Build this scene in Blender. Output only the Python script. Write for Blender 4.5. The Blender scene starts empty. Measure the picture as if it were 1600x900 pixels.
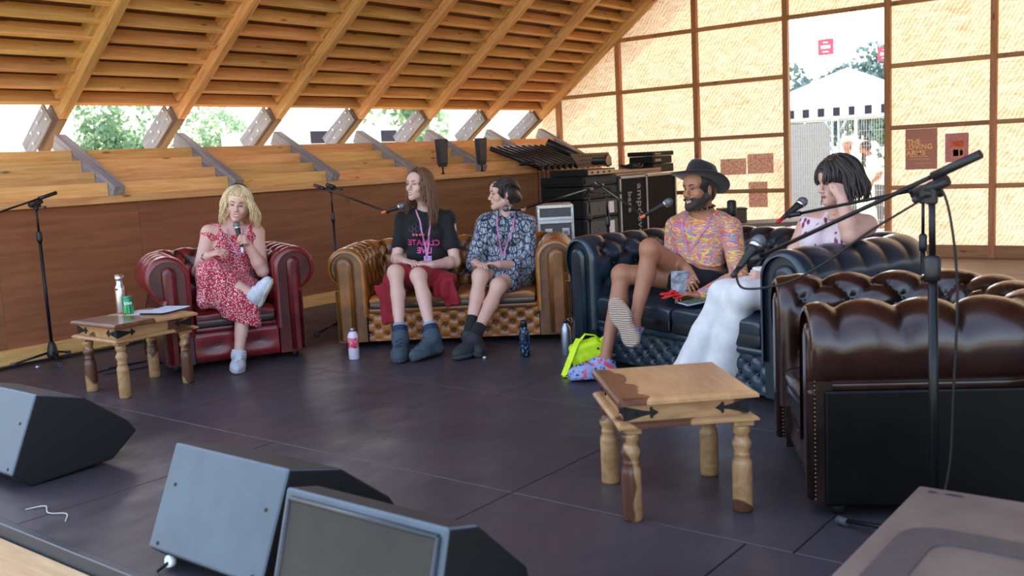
import bpy, bmesh, math, random
import numpy as np
from mathutils import Vector, Matrix
from mathutils.bvhtree import BVHTree
random.seed(7); np.random.seed(7)
S = bpy.context.scene
COL = S.collection
PI = math.pi

# ---------------------------------------------------------------- camera
cd = bpy.data.cameras.new('camera'); cam = bpy.data.objects.new('camera', cd); COL.objects.link(cam)
cd.sensor_width = 36.0; cd.lens = 34.27; cd.clip_start = .05; cd.clip_end = 500
CR, CD, CF = (0.613276, -0.788191, -0.051451), (-0.134410, -0.039949, -0.990120), (0.778349, 0.614132, -0.130440)
cam.matrix_world = Matrix(((CR[0], -CD[0], -CF[0], 0), (CR[1], -CD[1], -CF[1], 0), (CR[2], -CD[2], -CF[2], 1.378), (0, 0, 0, 1)))
cd.dof.use_dof = True; cd.dof.focus_distance = 6.8; cd.dof.aperture_fstop = 4.0
S.camera = cam
# ---------------------------------------------------------------- sky, sun, exposure
W = bpy.data.worlds.new('sky'); S.world = W; W.use_nodes = True
wn = W.node_tree; bg = wn.nodes['Background']
sky = wn.nodes.new('ShaderNodeTexSky'); sky.sky_type = 'NISHITA'; sky.sun_disc = False
sky.sun_elevation = math.radians(48); sky.sun_rotation = math.radians(48); sky.dust_density = 3.0; sky.air_density = 1.0
hz = wn.nodes.new('ShaderNodeHueSaturation'); hz.inputs['Saturation'].default_value = .82      # summer haze
wn.links.new(sky.outputs[0], hz.inputs['Color']); wn.links.new(hz.outputs[0], bg.inputs[0]); bg.inputs[1].default_value = 0.80
sl = bpy.data.lights.new('sun', 'SUN'); sun = bpy.data.objects.new('sun', sl); COL.objects.link(sun)
sl.energy = 5.0; sl.angle = math.radians(0.6); sl.color = (1, .93, .83)
sun.rotation_euler = Vector((.46, .42, .78)).to_track_quat('Z', 'Y').to_euler()
S.view_settings.view_transform = 'Standard'; S.view_settings.look = 'None'
S.view_settings.gamma = 1; S.view_settings.exposure = 0.08; S.view_settings.use_curve_mapping = False

# ---------------------------------------------------------------- helpers
def lin(c):
    return tuple((x / 12.92 if x <= .04045 else ((x + .055) / 1.055) ** 2.4) for x in c)
def rgb(r, g, b):
    return lin((r / 255, g / 255, b / 255))

class NT:
    """tiny node-tree writer"""
    def __init__(s, name):
        s.m = bpy.data.materials.new(name); s.m.use_nodes = True
        s.t = s.m.node_tree; s.b = s.t.nodes['Principled BSDF']; s.out = s.t.nodes['Material Output']
    def n(s, typ, **kw):
        nd = s.t.nodes.new('ShaderNode' + typ)
        for k, v in kw.items():
            if k.startswith('i_'): nd.inputs[int(k[2:])].default_value = v
            else: setattr(nd, k, v)
        return nd
    def l(s, a, b): s.t.links.new(a, b)
    def coord(s, kind='Object', scale=(1, 1, 1), rnd=True, rot=(0, 0, 0)):
        tc = s.n('TexCoord'); mp = s.n('Mapping'); s.l(tc.outputs[kind], mp.inputs[0])
        mp.inputs['Scale'].default_value = scale; mp.inputs['Rotation'].default_value = rot
        if rnd:
            oi = s.n('ObjectInfo'); ml = s.n('Math', operation='MULTIPLY', i_1=37.0); s.l(oi.outputs['Random'], ml.inputs[0])
            s.l(ml.outputs[0], mp.inputs['Location'])
        return mp.outputs[0]
    def noise(s, co, scale, detail=3, rough=.55, dist=0.):
        nz = s.n('TexNoise'); s.l(co, nz.inputs['Vector']); nz.inputs['Scale'].default_value = scale
        nz.inputs['Detail'].default_value = detail; nz.inputs['Roughness'].default_value = rough; nz.inputs['Distortion'].default_value = dist
        return nz.outputs[0]
    def ramp(s, f, stops, interp='LINEAR'):
        r = s.n('ValToRGB'); s.l(f, r.inputs[0]); e = r.color_ramp; e.interpolation = interp
        while len(e.elements) < len(stops): e.elements.new(.5)
        for k, (p, c) in enumerate(stops):
            e.elements[k].position = p; e.elements[k].color = (*c, 1) if len(c) == 3 else c
        return r.outputs[0]
    def mix(s, f, a, b, blend='MIX'):
        mx = s.n('Mix', data_type='RGBA', blend_type=blend)
        if hasattr(f, 'is_linked'): s.l(f, mx.inputs[0])
        else: mx.inputs[0].default_value = f
        for v, i in ((a, 6), (b, 7)):
            if hasattr(v, 'is_linked'): s.l(v, mx.inputs[i])
            else: mx.inputs[i].default_value = (*v, 1)
        return mx.outputs[2]
    def math(s, op, a, b=0.):
        m = s.n('Math', operation=op)
        for v, i in ((a, 0), (b, 1)):
            if hasattr(v, 'is_linked'): s.l(v, m.inputs[i])
            else: m.inputs[i].default_value = v
        return m.outputs[0]
    def bump(s, h, strength=.3, dist=.01):
        bp = s.n('Bump'); bp.inputs['Strength'].default_value = strength; bp.inputs['Distance'].default_value = dist
        s.l(h, bp.inputs['Height']); s.l(bp.outputs[0], s.b.inputs['Normal'])
    def set(s, **kw):
        for k, v in kw.items():
            inp = s.b.inputs[k.replace('_', ' ')]
            if hasattr(v, 'is_linked'): s.l(v, inp)
            elif isinstance(v, tuple): inp.default_value = (*v, 1) if len(v) == 3 and len(inp.default_value) == 4 else v
            else: inp.default_value = v
        return s

def plain(name, c, rough=.5, metal=0., var=.06, scale=30, bump=0., **kw):
    t = NT(name); co = t.coord()
    f = t.noise(co, scale)
    a = tuple(max(0, x * (1 - var * 2)) for x in c); b = tuple(min(1, x * (1 + var * 2)) for x in c)
    t.set(Base_Color=t.ramp(f, [(.3, a), (.7, b)]), Roughness=rough, Metallic=metal, **kw)
    if bump: t.bump(f, bump, .004)
    return t.m

def wood(name, c1, c2, axis=0, scale=3., rough=.6, knots=True, var=.16, knotc=None, bump=.12):
    """timber with grain along one object axis"""
    t = NT(name); sc = [14., 14., 14.]; sc[axis] = 1.0
    co = t.coord(scale=tuple(sc))
    g = t.noise(co, scale, 5, .6, .6)
    col = t.ramp(g, [(.28, c1), (.5, tuple((a + b) / 2 for a, b in zip(c1, c2))), (.72, c2)])
    if knots:
        sk = [6., 6., 6.]; sk[axis] = 1.6
        vo = t.n('TexVoronoi'); t.l(t.coord(scale=tuple(sk)), vo.inputs['Vector']); vo.inputs['Scale'].default_value = 1.5
        kf = t.ramp(vo.outputs['Distance'], [(.0, (1, 1, 1)), (.07, (.8, .8, .8)), (.13, (0, 0, 0))])
        col = t.mix(kf, col, knotc or tuple(x * .35 for x in c1))
    oi = t.n('ObjectInfo'); hs = t.n('HueSaturation')
    t.l(col, hs.inputs['Color'])
    v = t.n('MapRange'); t.l(oi.outputs['Random'], v.inputs[0]); v.inputs[3].default_value = 1 - var; v.inputs[4].default_value = 1 + var
    t.l(v.outputs[0], hs.inputs['Value'])
    h = t.n('MapRange'); t.l(t.math('FRACT', t.math('MULTIPLY', oi.outputs['Random'], 7.31)), h.inputs[0])
    h.inputs[3].default_value = .488; h.inputs[4].default_value = .51; t.l(h.outputs[0], hs.inputs['Hue'])
    t.set(Base_Color=hs.outputs[0], Roughness=rough)
    if bump: t.bump(g, bump, .003)
    return t.m

class MB:
    """collects shapes, then links them as one mesh object"""
    def __init__(s): s.bm = bmesh.new(); s.mi = 0
    def _new(s, n0f, smooth):
        for f in s.bm.faces[n0f:] if False else []: pass
    def faces(s, vs, fs, smooth=False, M=None):
        bv = [s.bm.verts.new(M @ Vector(v) if M else v) for v in vs]
        for f in fs:
            try:
                fc = s.bm.faces.new([bv[i] for i in f]); fc.smooth = smooth; fc.material_index = s.mi
            except ValueError: pass
        return bv
    def box(s, c, d, R=None, bevel=0., seg=2, smooth=False):
        """box centre c, full size d"""
        if bevel <= 0:
            M = Matrix.Translation(c) @ (R.to_4x4() if R else Matrix())
            h = [x / 2 for x in d]
            vs = [(sx * h[0], sy * h[1], sz * h[2]) for sx in (-1, 1) for sy in (-1, 1) for sz in (-1, 1)]
            s.faces(vs, [(0, 1, 3, 2), (4, 6, 7, 5), (0, 4, 5, 1), (2, 3, 7, 6), (0, 2, 6, 4), (1, 5, 7, 3)], smooth, M)
            return
        t = bmesh.new(); bmesh.ops.create_cube(t, size=1)
        for v in t.verts: v.co = Vector((v.co.x * d[0], v.co.y * d[1], v.co.z * d[2]))
        bmesh.ops.bevel(t, geom=t.edges[:], offset=min(bevel, min(d) * .49), segments=seg, profile=.5, affect='EDGES')
        M = Matrix.Translation(c) @ (R.to_4x4() if R else Matrix())
        t.verts.index_update()
        s.faces([v.co.copy() for v in t.verts], [[v.index for v in f.verts] for f in t.faces], True if smooth else False, M); t.free()
    def bx(s, x0, x1, y0, y1, z0, z1, **k):
        s.box(((x0 + x1) / 2, (y0 + y1) / 2, (z0 + z1) / 2), (abs(x1 - x0), abs(y1 - y0), abs(z1 - z0)), **k)
    def rings(s, rs, closed=True, cap0=True, cap1=True, smooth=True):
        n = len(rs[0]); vs = [p for r in rs for p in r]; fs = []
        m = n if closed else n - 1
        for i in range(len(rs) - 1):
            for j in range(m):
                k = (j + 1) % n
                fs.append((i * n + j, i * n + k, (i + 1) * n + k, (i + 1) * n + j))
        bv = s.faces(vs, fs, smooth)
        for c, i in ((cap0, 0), (cap1, len(rs) - 1)):
            if c:
                seq = bv[i * n:(i + 1) * n]
                try:
                    f = s.bm.faces.new(seq[::-1] if i == 0 else seq); f.smooth = False; f.material_index = s.mi
                except ValueError: pass
    def tube(s, pts, r, n=8, cap=True, smooth=True, flat=1.0):
        pts = [Vector(p) for p in pts]; m = len(pts); rs = []
        rad = r if hasattr(r, '__len__') else [r] * m
        u = None
        for i, p in enumerate(pts):
            d = (pts[min(i + 1, m - 1)] - pts[max(i - 1, 0)]).normalized()
            if u is None:
                u = d.orthogonal().normalized()
            else:
                u = (u - d * u.dot(d)); u = u.normalized() if u.length > 1e-6 else d.orthogonal().normalized()
            w = d.cross(u)
            rs.append([p + (u * math.cos(a) + w * math.sin(a) * flat) * rad[i] for a in [2 * PI * k / n for k in range(n)]])
        s.rings(rs, True, cap, cap, smooth)
    def lathe(s, prof, n=20, c=(0, 0, 0), M=None, smooth=True):
        """profile (radius, z) turned round z"""
        rs = []
        for (r, z) in prof:
            ring = [Vector((r * math.cos(a), r * math.sin(a), z)) for a in [2 * PI * k / n for k in range(n)]]
            rs.append([(M @ p if M else p) + Vector(c) for p in ring])
        s.rings(rs, True, prof[0][0] > 1e-4, prof[-1][0] > 1e-4, smooth)
    def prism(s, poly, d, smooth=False):
        """closed 3-D polygon pushed along vector d"""
        a = [Vector(p) for p in poly]; b = [p + Vector(d) for p in a]
        n = len(a); s.faces(a + b, [tuple(range(n))[::-1], tuple(range(n, 2 * n))] + [(i, (i + 1) % n, n + (i + 1) % n, n + i) for i in range(n)], smooth)
    def sphere(s, c, r, n=10, m=6, M=None):
        rr = r if hasattr(r, '__len__') else (r, r, r)
        rs = []
        for i in range(m + 1):
            t = -PI / 2 + PI * i / m; t = max(min(t, PI / 2 - .02), -PI / 2 + .02)
            ring = [Vector((rr[0] * math.cos(t) * math.cos(a), rr[1] * math.cos(t) * math.sin(a), rr[2] * math.sin(t))) for a in [2 * PI * k / n for k in range(n)]]
            rs.append([(M @ p if M else p) + Vector(c) for p in ring])
        s.rings(rs)
    def grid(s, P, smooth=True):
        """P[i][j] -> open sheet"""
        n, m = len(P), len(P[0])
        s.faces([p for r in P for p in r], [(i * m + j, i * m + j + 1, (i + 1) * m + j + 1, (i + 1) * m + j) for i in range(n - 1) for j in range(m - 1)], smooth)
    def mesh(s, name, recalc=True):
        if recalc: bmesh.ops.recalc_face_normals(s.bm, faces=s.bm.faces[:])
        me = bpy.data.meshes.new(name); s.bm.to_mesh(me); s.bm.free(); return me
    def build(s, name, mats, parent=None, loc=None, recalc=True):
        return put(name, s.mesh(name, recalc), mats, parent, loc)

def put(name, me, mats, parent=None, loc=None):
    if mats and not me.materials:
        for m in (mats if isinstance(mats, (list, tuple)) else [mats]): me.materials.append(m)
    o = bpy.data.objects.new(name, me); COL.objects.link(o)
    if parent: o.parent = parent
    if loc is not None: o.location = loc
    return o
def npmesh(name, V, F):
    me = bpy.data.meshes.new(name); V = np.asarray(V, np.float32); F = np.asarray(F, np.int32)
    me.vertices.add(len(V)); me.vertices.foreach_set('co', V.ravel())
    k = F.shape[1]; me.loops.add(F.size); me.loops.foreach_set('vertex_index', F.ravel())
    me.polygons.add(len(F)); me.polygons.foreach_set('loop_start', np.arange(0, F.size, k, dtype=np.int32))
    me.polygons.foreach_set('use_smooth', np.ones(len(F), bool)); me.update(calc_edges=True); me.validate(); return me
def tag(o, label, cat, group=None):
    o['label'] = label; o['category'] = cat
    if group: o['group'] = group
    return o
def thing(name, label, cat, loc=(0, 0, 0), rz=0., group=None):
    o = bpy.data.objects.new(name, None); COL.objects.link(o); o.empty_display_size = .1
    o.location = loc; o.rotation_euler = (0, 0, rz); return tag(o, label, cat, group)
def struct(name, mb=None, m=None):
    o = mb.build(name, m) if mb else bpy.data.objects.new(name, None)
    if not mb: COL.objects.link(o)
    o['kind'] = 'structure'; return o
def stuff(o): o['kind'] = 'stuff'; return o
def copy_tree(o, parent=None):
    c = o.copy(); COL.objects.link(c)
    if parent: c.parent = parent
    for ch in list(o.children): copy_tree(ch, c)
    return c
V3 = Vector
def text_mesh(txt, size, depth=.001, mirror=False, spacing=1.0, bold=0.):
    cu = bpy.data.curves.new('t', 'FONT'); cu.body = txt; cu.size = size; cu.extrude = depth / 2; cu.align_x = 'CENTER'; cu.align_y = 'CENTER'
    cu.space_character = spacing; cu.offset = bold; cu.resolution_u = 3
    ob = bpy.data.objects.new('t', cu); COL.objects.link(ob)
    dg = bpy.context.evaluated_depsgraph_get(); me = bpy.data.meshes.new_from_object(ob.evaluated_get(dg))
    bpy.data.objects.remove(ob); bpy.data.curves.remove(cu); me.materials.clear()
    if mirror:
        me.transform(Matrix.Diagonal((-1, 1, 1, 1))); me.flip_normals()
    return me
# ================================================================ THE PAVILION
XS, YB = 11.97, 7.717
TA = .73; TH = math.atan(TA); CT, ST = math.cos(TH), math.sin(TH)
def roof(x, s, n):                       # s up the slope from the eave joint, n outwards
    return V3((x, 8.646 - CT * s + ST * n, 1.943 + ST * s + CT * n))
M_pine = wood('pine_rafter', rgb(190, 136, 74), rgb(230, 182, 118), 1, 2.2)
M_pinex = wood('pine_board', rgb(210, 148, 82), rgb(242, 192, 124), 0, 2.2)
M_pinez = wood('pine_post', rgb(170, 112, 62), rgb(204, 148, 92), 2, 2.2)
M_piney = wood('pine_batten', rgb(164, 112, 66), rgb(196, 144, 92), 1, 2.2)
M_sheet = wood('ply_sheathing', rgb(98, 64, 36), rgb(124, 86, 50), 0, 1.2, knots=False, var=.06)
M_grey = wood('weathered_grey', rgb(118, 108, 108), rgb(168, 160, 158), 1, 2.5, .7, knots=False, var=.05)
M_wallply = wood('red_brown_ply', rgb(122, 74, 44), rgb(156, 100, 62), 0, 1.0, .6, knots=False, var=.05)
M_steel = plain('steel', (.6, .6, .62), .3, 1.0)
M_black = plain('black_plastic', (.012, .012, .014), .45)
M_blackm = plain('black_metal', (.015, .015, .017), .35, .6)

# floor ---------------------------------------------------------------
t = NT('stage_ply'); co = t.coord('Object', rnd=False)
f1 = t.noise(co, 1.1, 4, .6, .4); f2 = t.noise(t.coord('Object', (1.0, 1.7, 1)), 4, 5, .65)
f3 = t.noise(t.coord('Object', (14, 14, 14), False), 2.0, 6, .75)
c = t.ramp(f1, [(.3, rgb(55, 52, 58)), (.5, rgb(70, 66, 73)), (.72, rgb(76, 64, 66))])
c = t.mix(t.math('MULTIPLY', f2, .5), c, rgb(46, 38, 42))
sp = t.ramp(f3, [(.67, (0, 0, 0)), (.75, (.7, .7, .7))])
c = t.mix(sp, c, rgb(120, 112, 110))
t.set(Base_Color=c, Roughness=t.ramp(f2, [(.3, (.30, .30, .30)), (.7, (.50, .50, .50))]))
t.bump(f2, .12, .004); M_stage = t.m
M_gap = plain('gap_dark', (.01, .01, .01), .9)
mb = MB(); mb.bx(1.73, XS, -4.3, YB + .02, -.06, -.012); floor = struct('floor', mb, M_gap)
rows = [(1.73, 3.055, [-4.28, -2.4, -1., .2, 1.42, 2.47, 4.02, 5.06, 6.3, YB]), (3.055, 4.39, [-4.28, -2.4, -1.2, .03, 1.25, 2.47, 5.1, 6.3, YB]),
        (4.39, 5.61, [-4.28, -2.4, .03, 2.47, 3.6, 4.9, YB]), (5.61, 6.83, [-4.28, -2.4, -1.2, 1.25, 3.69, 6.1, YB]), (6.83, 8.05, [-4.28, -2.4, .03, 2.47, 4.9, YB]),
        (8.05, 9.27, [-4.28, -2.4, -1.2, 1.25, 3.69, 6.1, YB]), (9.27, 10.49, [-4.28, -2.4, .03, 2.47, 4.9, YB]), (10.49, XS, [-4.28, -2.4, -1.2, 1.25, 3.69, 6.1, YB])]
M_deck = wood('pale_deck', rgb(112, 88, 74), rgb(142, 114, 94), 1, 1.4, .6, knots=False)
for x0, x1, ys in rows:
    for y0, y1 in zip(ys[:-1], ys[1:]):
        mb = MB(); g = .003
        mb.bx(x0 + g, x1 - g, y0 + g, y1 - g, -.014, 0, bevel=.002, seg=1)
        o = mb.build('panel', M_deck if x0 > 9 else M_stage, floor)
# pale scuffs along the joints and one scrap of tape
# stage edge
mb = MB(); mb.bx(1.69, 1.728, -2.4, 9, -.10, .012, bevel=.004); o = struct('trim_1', mb, plain('edge_strip', rgb(52, 58, 66), .35))
mb = MB(); mb.bx(1.46, 1.685, -2.4, 9, -.17, -.045, bevel=.006); o = struct('trim_2', mb, wood('edge_timber', rgb(176, 140, 98), rgb(204, 170, 126), 1, 2.0))
mb = MB(); mb.bx(1.50, 1.66, -2.4, 9, -.62, -.172); o = struct('trim_3', mb, wood('edge_riser', rgb(164, 124, 80), rgb(190, 150, 102), 1, 2.0))
t = NT('field'); f = t.noise(t.coord('Object', rnd=False), .8, 6, .7)
t.set(Base_Color=t.ramp(f, [(.3, rgb(150, 140, 100)), (.55, rgb(176, 166, 130)), (.8, rgb(130, 140, 80))]), Roughness=.9); M_field = t.m
mb = MB(); mb.faces([(-90, -90, -.62), (1.6, -90, -.62), (1.6, 90, -.62), (-90, 90, -.62)], [(0, 1, 2, 3)])
mb.faces([(1.6, -90, -.35), (140, -90, -.35), (140, 120, -.35), (1.6, 120, -.35)], [(0, 1, 2, 3)])
struct('ground', mb, M_field)

# back wall -----------------------------------------------------------
wb = struct('wall_back')
for i in range(-1, 10):
    x0, x1 = XS - 1.22 * (i + 1), XS - 1.22 * i
    if x1 < 1.73: continue
    mb = MB(); mb.bx(max(x0, 1.73) + .0015, x1 - .0015, YB, YB + .018, .0, 1.19); mb.build('panel', M_wallply, wb) if i >= 0 else None
mb = MB(); mb.bx(1.73, XS, YB - .045, YB + .12, 1.19, 1.25, bevel=.004); mb.build('ledge', M_pinex, wb)
mb = MB(); mb.bx(1.73, XS, YB - .045, YB - .001, .0, .115, bevel=.004); o = struct('baseboard_back', mb, M_pinex)
# sloping lower bays: joists and grey braces
BX = [11.84 - 1.22 * k for k in range(9)]
br = V3((0, 1., .54)).normalized(); bn = V3((0, -br.z, br.y))
joist = MB(); joist.box((0, 0, 0), (1.09, .042, .15), bevel=.003, seg=1); joist_me = joist.mesh('joist'); joist_me.materials.append(M_pinex)
brace = MB(); brace.box((0, 0, 0), (.105, 1.03, .15), bevel=.004, seg=1); brace_me = brace.mesh('brace'); brace_me.materials.append(M_grey)
bolt = MB(); bolt.lathe([(.017, 0), (.017, .004), (.011, .006), (.011, .012), (.0, .013)], 8); bolt_me = bolt.mesh('bolt'); bolt_me.materials.append(M_steel)
Rb = Matrix((V3((1, 0, 0)), br, bn)).transposed()
for k, x in enumerate(BX):
    mid = V3((x - .002, 7.82, 1.363)) + br * .425 - bn * .070
    o = put('brace', brace_me, None, wb); o.matrix_local = Matrix.Translation(mid) @ Rb.to_4x4()
    if k < 8:
        for (y, z) in [(8.375, 1.658), (8.23, 1.563), (8.03, 1.457), (7.84, 1.362)]:
            o = put('joist', joist_me, None, wb); o.location = (x - .056 - .546, y + .02, z - .075)
mb = MB()
for x in (1.73,):
    a = V3((1.73, 7.76, 1.06)); b = V3((1.73, 8.66, 1.50))
    mb.prism([a, b, b + bn * .018, a + bn * .018], (XS - 1.73 + .1, 0, 0))
mb.build('sheathing', wood('lower_sheathing', rgb(178, 120, 64), rgb(206, 150, 90), 0, 1.2, knots=False), wb)

# roof ------------------------------------------------------------------
ce = struct('ceiling')
SL = 8.6
raf = MB(); raf.bx(-.001, .085, 0, SL, 0, .23, bevel=.004, seg=1); raf_me = raf.mesh('rafter'); raf_me.materials.append(M_pine)
cle = MB(); cle.bx(-.045, -.001, .16, SL, .10, .23, bevel=.003, seg=1); cle_me = cle.mesh('cleat'); cle_me.materials.append(M_pine)
Rr = Matrix((V3((1, 0, 0)), V3((0, -CT, ST)), V3((0, ST, CT)))).transposed()
gp = MB(); gp.bx(-.074, -.056, -.58, .0, -.006, .195, bevel=.003, seg=1); gp_me = gp.mesh('gusset_plate'); gp_me.materials.append(M_grey)
kn = MB(); kn.bx(-.003, .086, -.5, -.004, 0, .19, bevel=.003, seg=1); kn_me = kn.mesh('knee_block'); kn_me.materials.append(wood('knee_wood', rgb(112, 84, 62), rgb(140, 110, 84), 1, 2.5, knots=False))
for k, x in enumerate(BX[:8]):
    MR = Matrix.Translation(roof(x, 0, 0)) @ Rr.to_4x4()
    r = put('rafter', raf_me, None, ce); r.matrix_local = MR
    for me, n in ((cle_me, 'cleat'), (kn_me, 'knee_block')): put(n, me, None, r)
    g = put('gusset_plate', gp_me, None, ce); g.matrix_local = MR
    for (s, n) in [(-.05, .15), (-.05, .05), (-.2, .13), (-.25, .05), (-.36, .14), (-.40, .05)]:
        b = put('bolt', bolt_me, None, g); b.location = (-.074, s, n); b.rotation_euler = (0, -PI / 2, 0)
PS = .186 * 1.1024
pur = MB(); pur.bx(-1.135, 0, -.022, .022, 0, .13, bevel=.003, seg=1); pur_me = pur.mesh('purlin'); pur_me.materials.append(M_pinex)
for k in range(7):
    for i in range(40):
        p = roof(BX[k] - .0, .115 + i * PS, .085)
        o = put('purlin', pur_me, None, ce); o.matrix_local = Matrix.Translation(p) @ Rr.to_4x4()
mb = MB()
a, b = roof(2.9, -.05, .225), roof(2.9, SL, .225); nn = V3((0, ST, CT)) * .02
mb.prism([a, b, b + nn, a + nn], (XS - 2.9 + .3, 0, 0))
c = V3((2.9, 2 * b.y - a.y, a.z)); nn = V3((0, -ST, CT)) * .02
mb.prism([b, c, c + nn, b + nn], (XS - 2.9 + .3, 0, 0)); mb.build('sheathing', M_sheet, ce)

wf = struct('wall_front_added')                        # near long side, unseen: low ply wall and slope added to cut low light
for i in range(8):
    mb = MB(); mb.bx(XS - 1.22 * (i + 1) + .0015, XS - 1.22 * i - .0015, -4.32, -4.302, 0, 1.19); mb.build('panel', M_wallply, wf)
mb = MB(); mb.bx(2.2, XS, -4.42, -4.26, 1.19, 1.25); mb.build('ledge', M_pinex, wf)
mb = MB(); a = V3((2.2, -4.35, 1.10)); b = V3((2.2, -5.25, 1.55)); mb.prism([a, b, b + V3((0, .0, -.02)), a + V3((0, 0, -.02))], (XS - 2.2, 0, 0)); mb.build('sheathing', M_sheet, wf)
# translucent side wall ---------------------------------------------------
ws = struct('wall_right')
t = NT('thin_ply')
co = t.coord('Object', (1, 1.0, 1.0)); fa = t.noise(t.coord('Object', (1, 2.2, 7)), 1.6, 4, .6, 2.2)
fb = t.noise(t.coord('Object', (1, 20, 60)), 2.0, 3, .6)
wv = t.n('TexWave', wave_type='RINGS'); t.l(t.coord('Object', (1, 1.2, .8)), wv.inputs['Vector']); wv.inputs['Scale'].default_value = 7; wv.inputs['Distortion'].default_value = 9; wv.inputs['Detail'].default_value = 3; wv.inputs['Detail Scale'].default_value = .6
ff = t.math('ADD', t.math('MULTIPLY', fa, .55), t.math('ADD', t.math('MULTIPLY', fb, .25), t.math('MULTIPLY', wv.outputs[0], .16)))
cc = t.ramp(ff, [(.25, rgb(244, 226, 202)), (.46, rgb(230, 202, 170)), (.68, rgb(190, 146, 106))])
tr = t.n('BsdfTranslucent'); t.l(cc, tr.inputs[0]); df = t.n('BsdfDiffuse'); t.l(cc, df.inputs[0])
mx = t.n('MixShader'); mx.inputs[0].default_value = .355; t.l(df.outputs[0], mx.inputs[1]); t.l(tr.outputs[0], mx.inputs[2]); t.l(mx.outputs[0], t.out.inputs[0])
M_thin = t.m
POST = [9.3, 8.37, 7.325, 6.13, 4.884, 3.645, 2.505, 1.285, .065, -1.155, -2.375, -3.595, -4.815]
ROWS = [0.115, .813, 1.516, 2.23, 2.94, 3.65, 4.36, 5.07, 5.78]
def roof_z(y): return 1.943 + TA * (8.646 - max(y, 3.4 - y)) + .05
def clip(poly):                            # keep the part of a (y,z) polygon under the roof
    out = []
    for i in range(len(poly)):
        p, q = poly[i], poly[(i + 1) % len(poly)]
        a, b = roof_z(p[0]) - p[1], roof_z(q[0]) - q[1]
        if a >= 0: out.append(p)
        if (a > 0) != (b > 0) and abs(a - b) > 1e-9:
            k = a / (a - b); out.append((p[0] + (q[0] - p[0]) * k, p[1] + (q[1] - p[1]) * k))
    return out
def batten(y0, y1, z0, z1, m, name, x0=XS - .055, x1=XS - .001):
    pg = clip([(y0, z0), (y1, z0), (y1, z1), (y0, z1)])
    if len(pg) < 3: return
    mb = MB(); mb.prism([(x0, y, z) for y, z in pg], (x1 - x0, 0, 0)); mb.build(name, m, ws)
for j, y in enumerate(POST):
    batten(y - .034, y + .034, 0, 6.9, M_pinez, 'post', XS - .07)
for i in range(len(POST) - 1):
    ya, yb = POST[i + 1], POST[i]
    for j, z in enumerate(ROWS):
        zb = ROWS[j + 1] if j + 1 < len(ROWS) else 6.9
        door = (i == 4)
        if not (door and j < 4 and z < 2.9): batten(ya + .034, yb - .034, z - .026, z + .026, M_piney, 'batten')
        if j == 0 and not door: batten(ya + .034, yb - .034, 0, .089, M_piney, 'batten')
        if door and j < 4: continue
        for (u, v) in (((ya, yb),)):
            pg = clip([(u + .002, z + .001), (v - .002, z + .001), (v - .002, zb - .001), (u + .002, zb - .001)])
            if len(pg) > 2:
                mb = MB(); cy = sum(p[0] for p in pg) / len(pg); cz = sum(p[1] for p in pg) / len(pg)
                mb.faces([(0, y - cy, zz - cz) for y, zz in pg], [tuple(range(len(pg)))])
                o = mb.build('panel', M_thin, ws, (XS + .002, cy, cz))
# ================================================================ CHESTERFIELDS
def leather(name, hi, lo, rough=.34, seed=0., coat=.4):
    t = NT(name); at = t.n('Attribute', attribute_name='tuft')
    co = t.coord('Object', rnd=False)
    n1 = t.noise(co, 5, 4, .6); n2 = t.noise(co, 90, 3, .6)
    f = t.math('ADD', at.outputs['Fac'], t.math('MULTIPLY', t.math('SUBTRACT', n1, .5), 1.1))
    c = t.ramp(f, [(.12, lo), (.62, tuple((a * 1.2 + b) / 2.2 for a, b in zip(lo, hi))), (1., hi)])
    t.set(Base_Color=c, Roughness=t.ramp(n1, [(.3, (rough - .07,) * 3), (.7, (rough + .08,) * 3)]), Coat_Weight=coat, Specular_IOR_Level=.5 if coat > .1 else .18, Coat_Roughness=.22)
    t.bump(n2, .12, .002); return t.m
def flt(me, vals):
    a = me.attributes.new('tuft', 'FLOAT', 'POINT'); a.data.foreach_set('value', np.asarray(vals, np.float32))
def grid_mesh(name, P, tuft):
    n, m = P.shape[:2]; idx = np.arange(n * m).reshape(n, m)
    F = np.stack([idx[:-1, :-1], idx[:-1, 1:], idx[1:, 1:], idx[1:, :-1]], -1).reshape(-1, 4)
    me = npmesh(name, P.reshape(-1, 3), F); flt(me, tuft.reshape(-1)); return me
def puffs(p, q, top):
    """diamond tufting below q=0, plain pleats above"""
    A, B = p + q, p - q
    d = np.sqrt(np.abs(np.sin(PI * A) * np.sin(PI * B)) + 1e-6) * .75 + .25 * np.minimum(1, 2.2 * np.minimum(np.abs(np.sin(PI * A)), np.abs(np.sin(PI * B))))
    pl = np.abs(np.sin(PI * p)) ** .75
    return np.where(q < 0, d, pl * (1 - top) + top * .85)
def full(me, v=.75):
    flt(me, np.full(len(me.vertices), v)); return me

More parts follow.
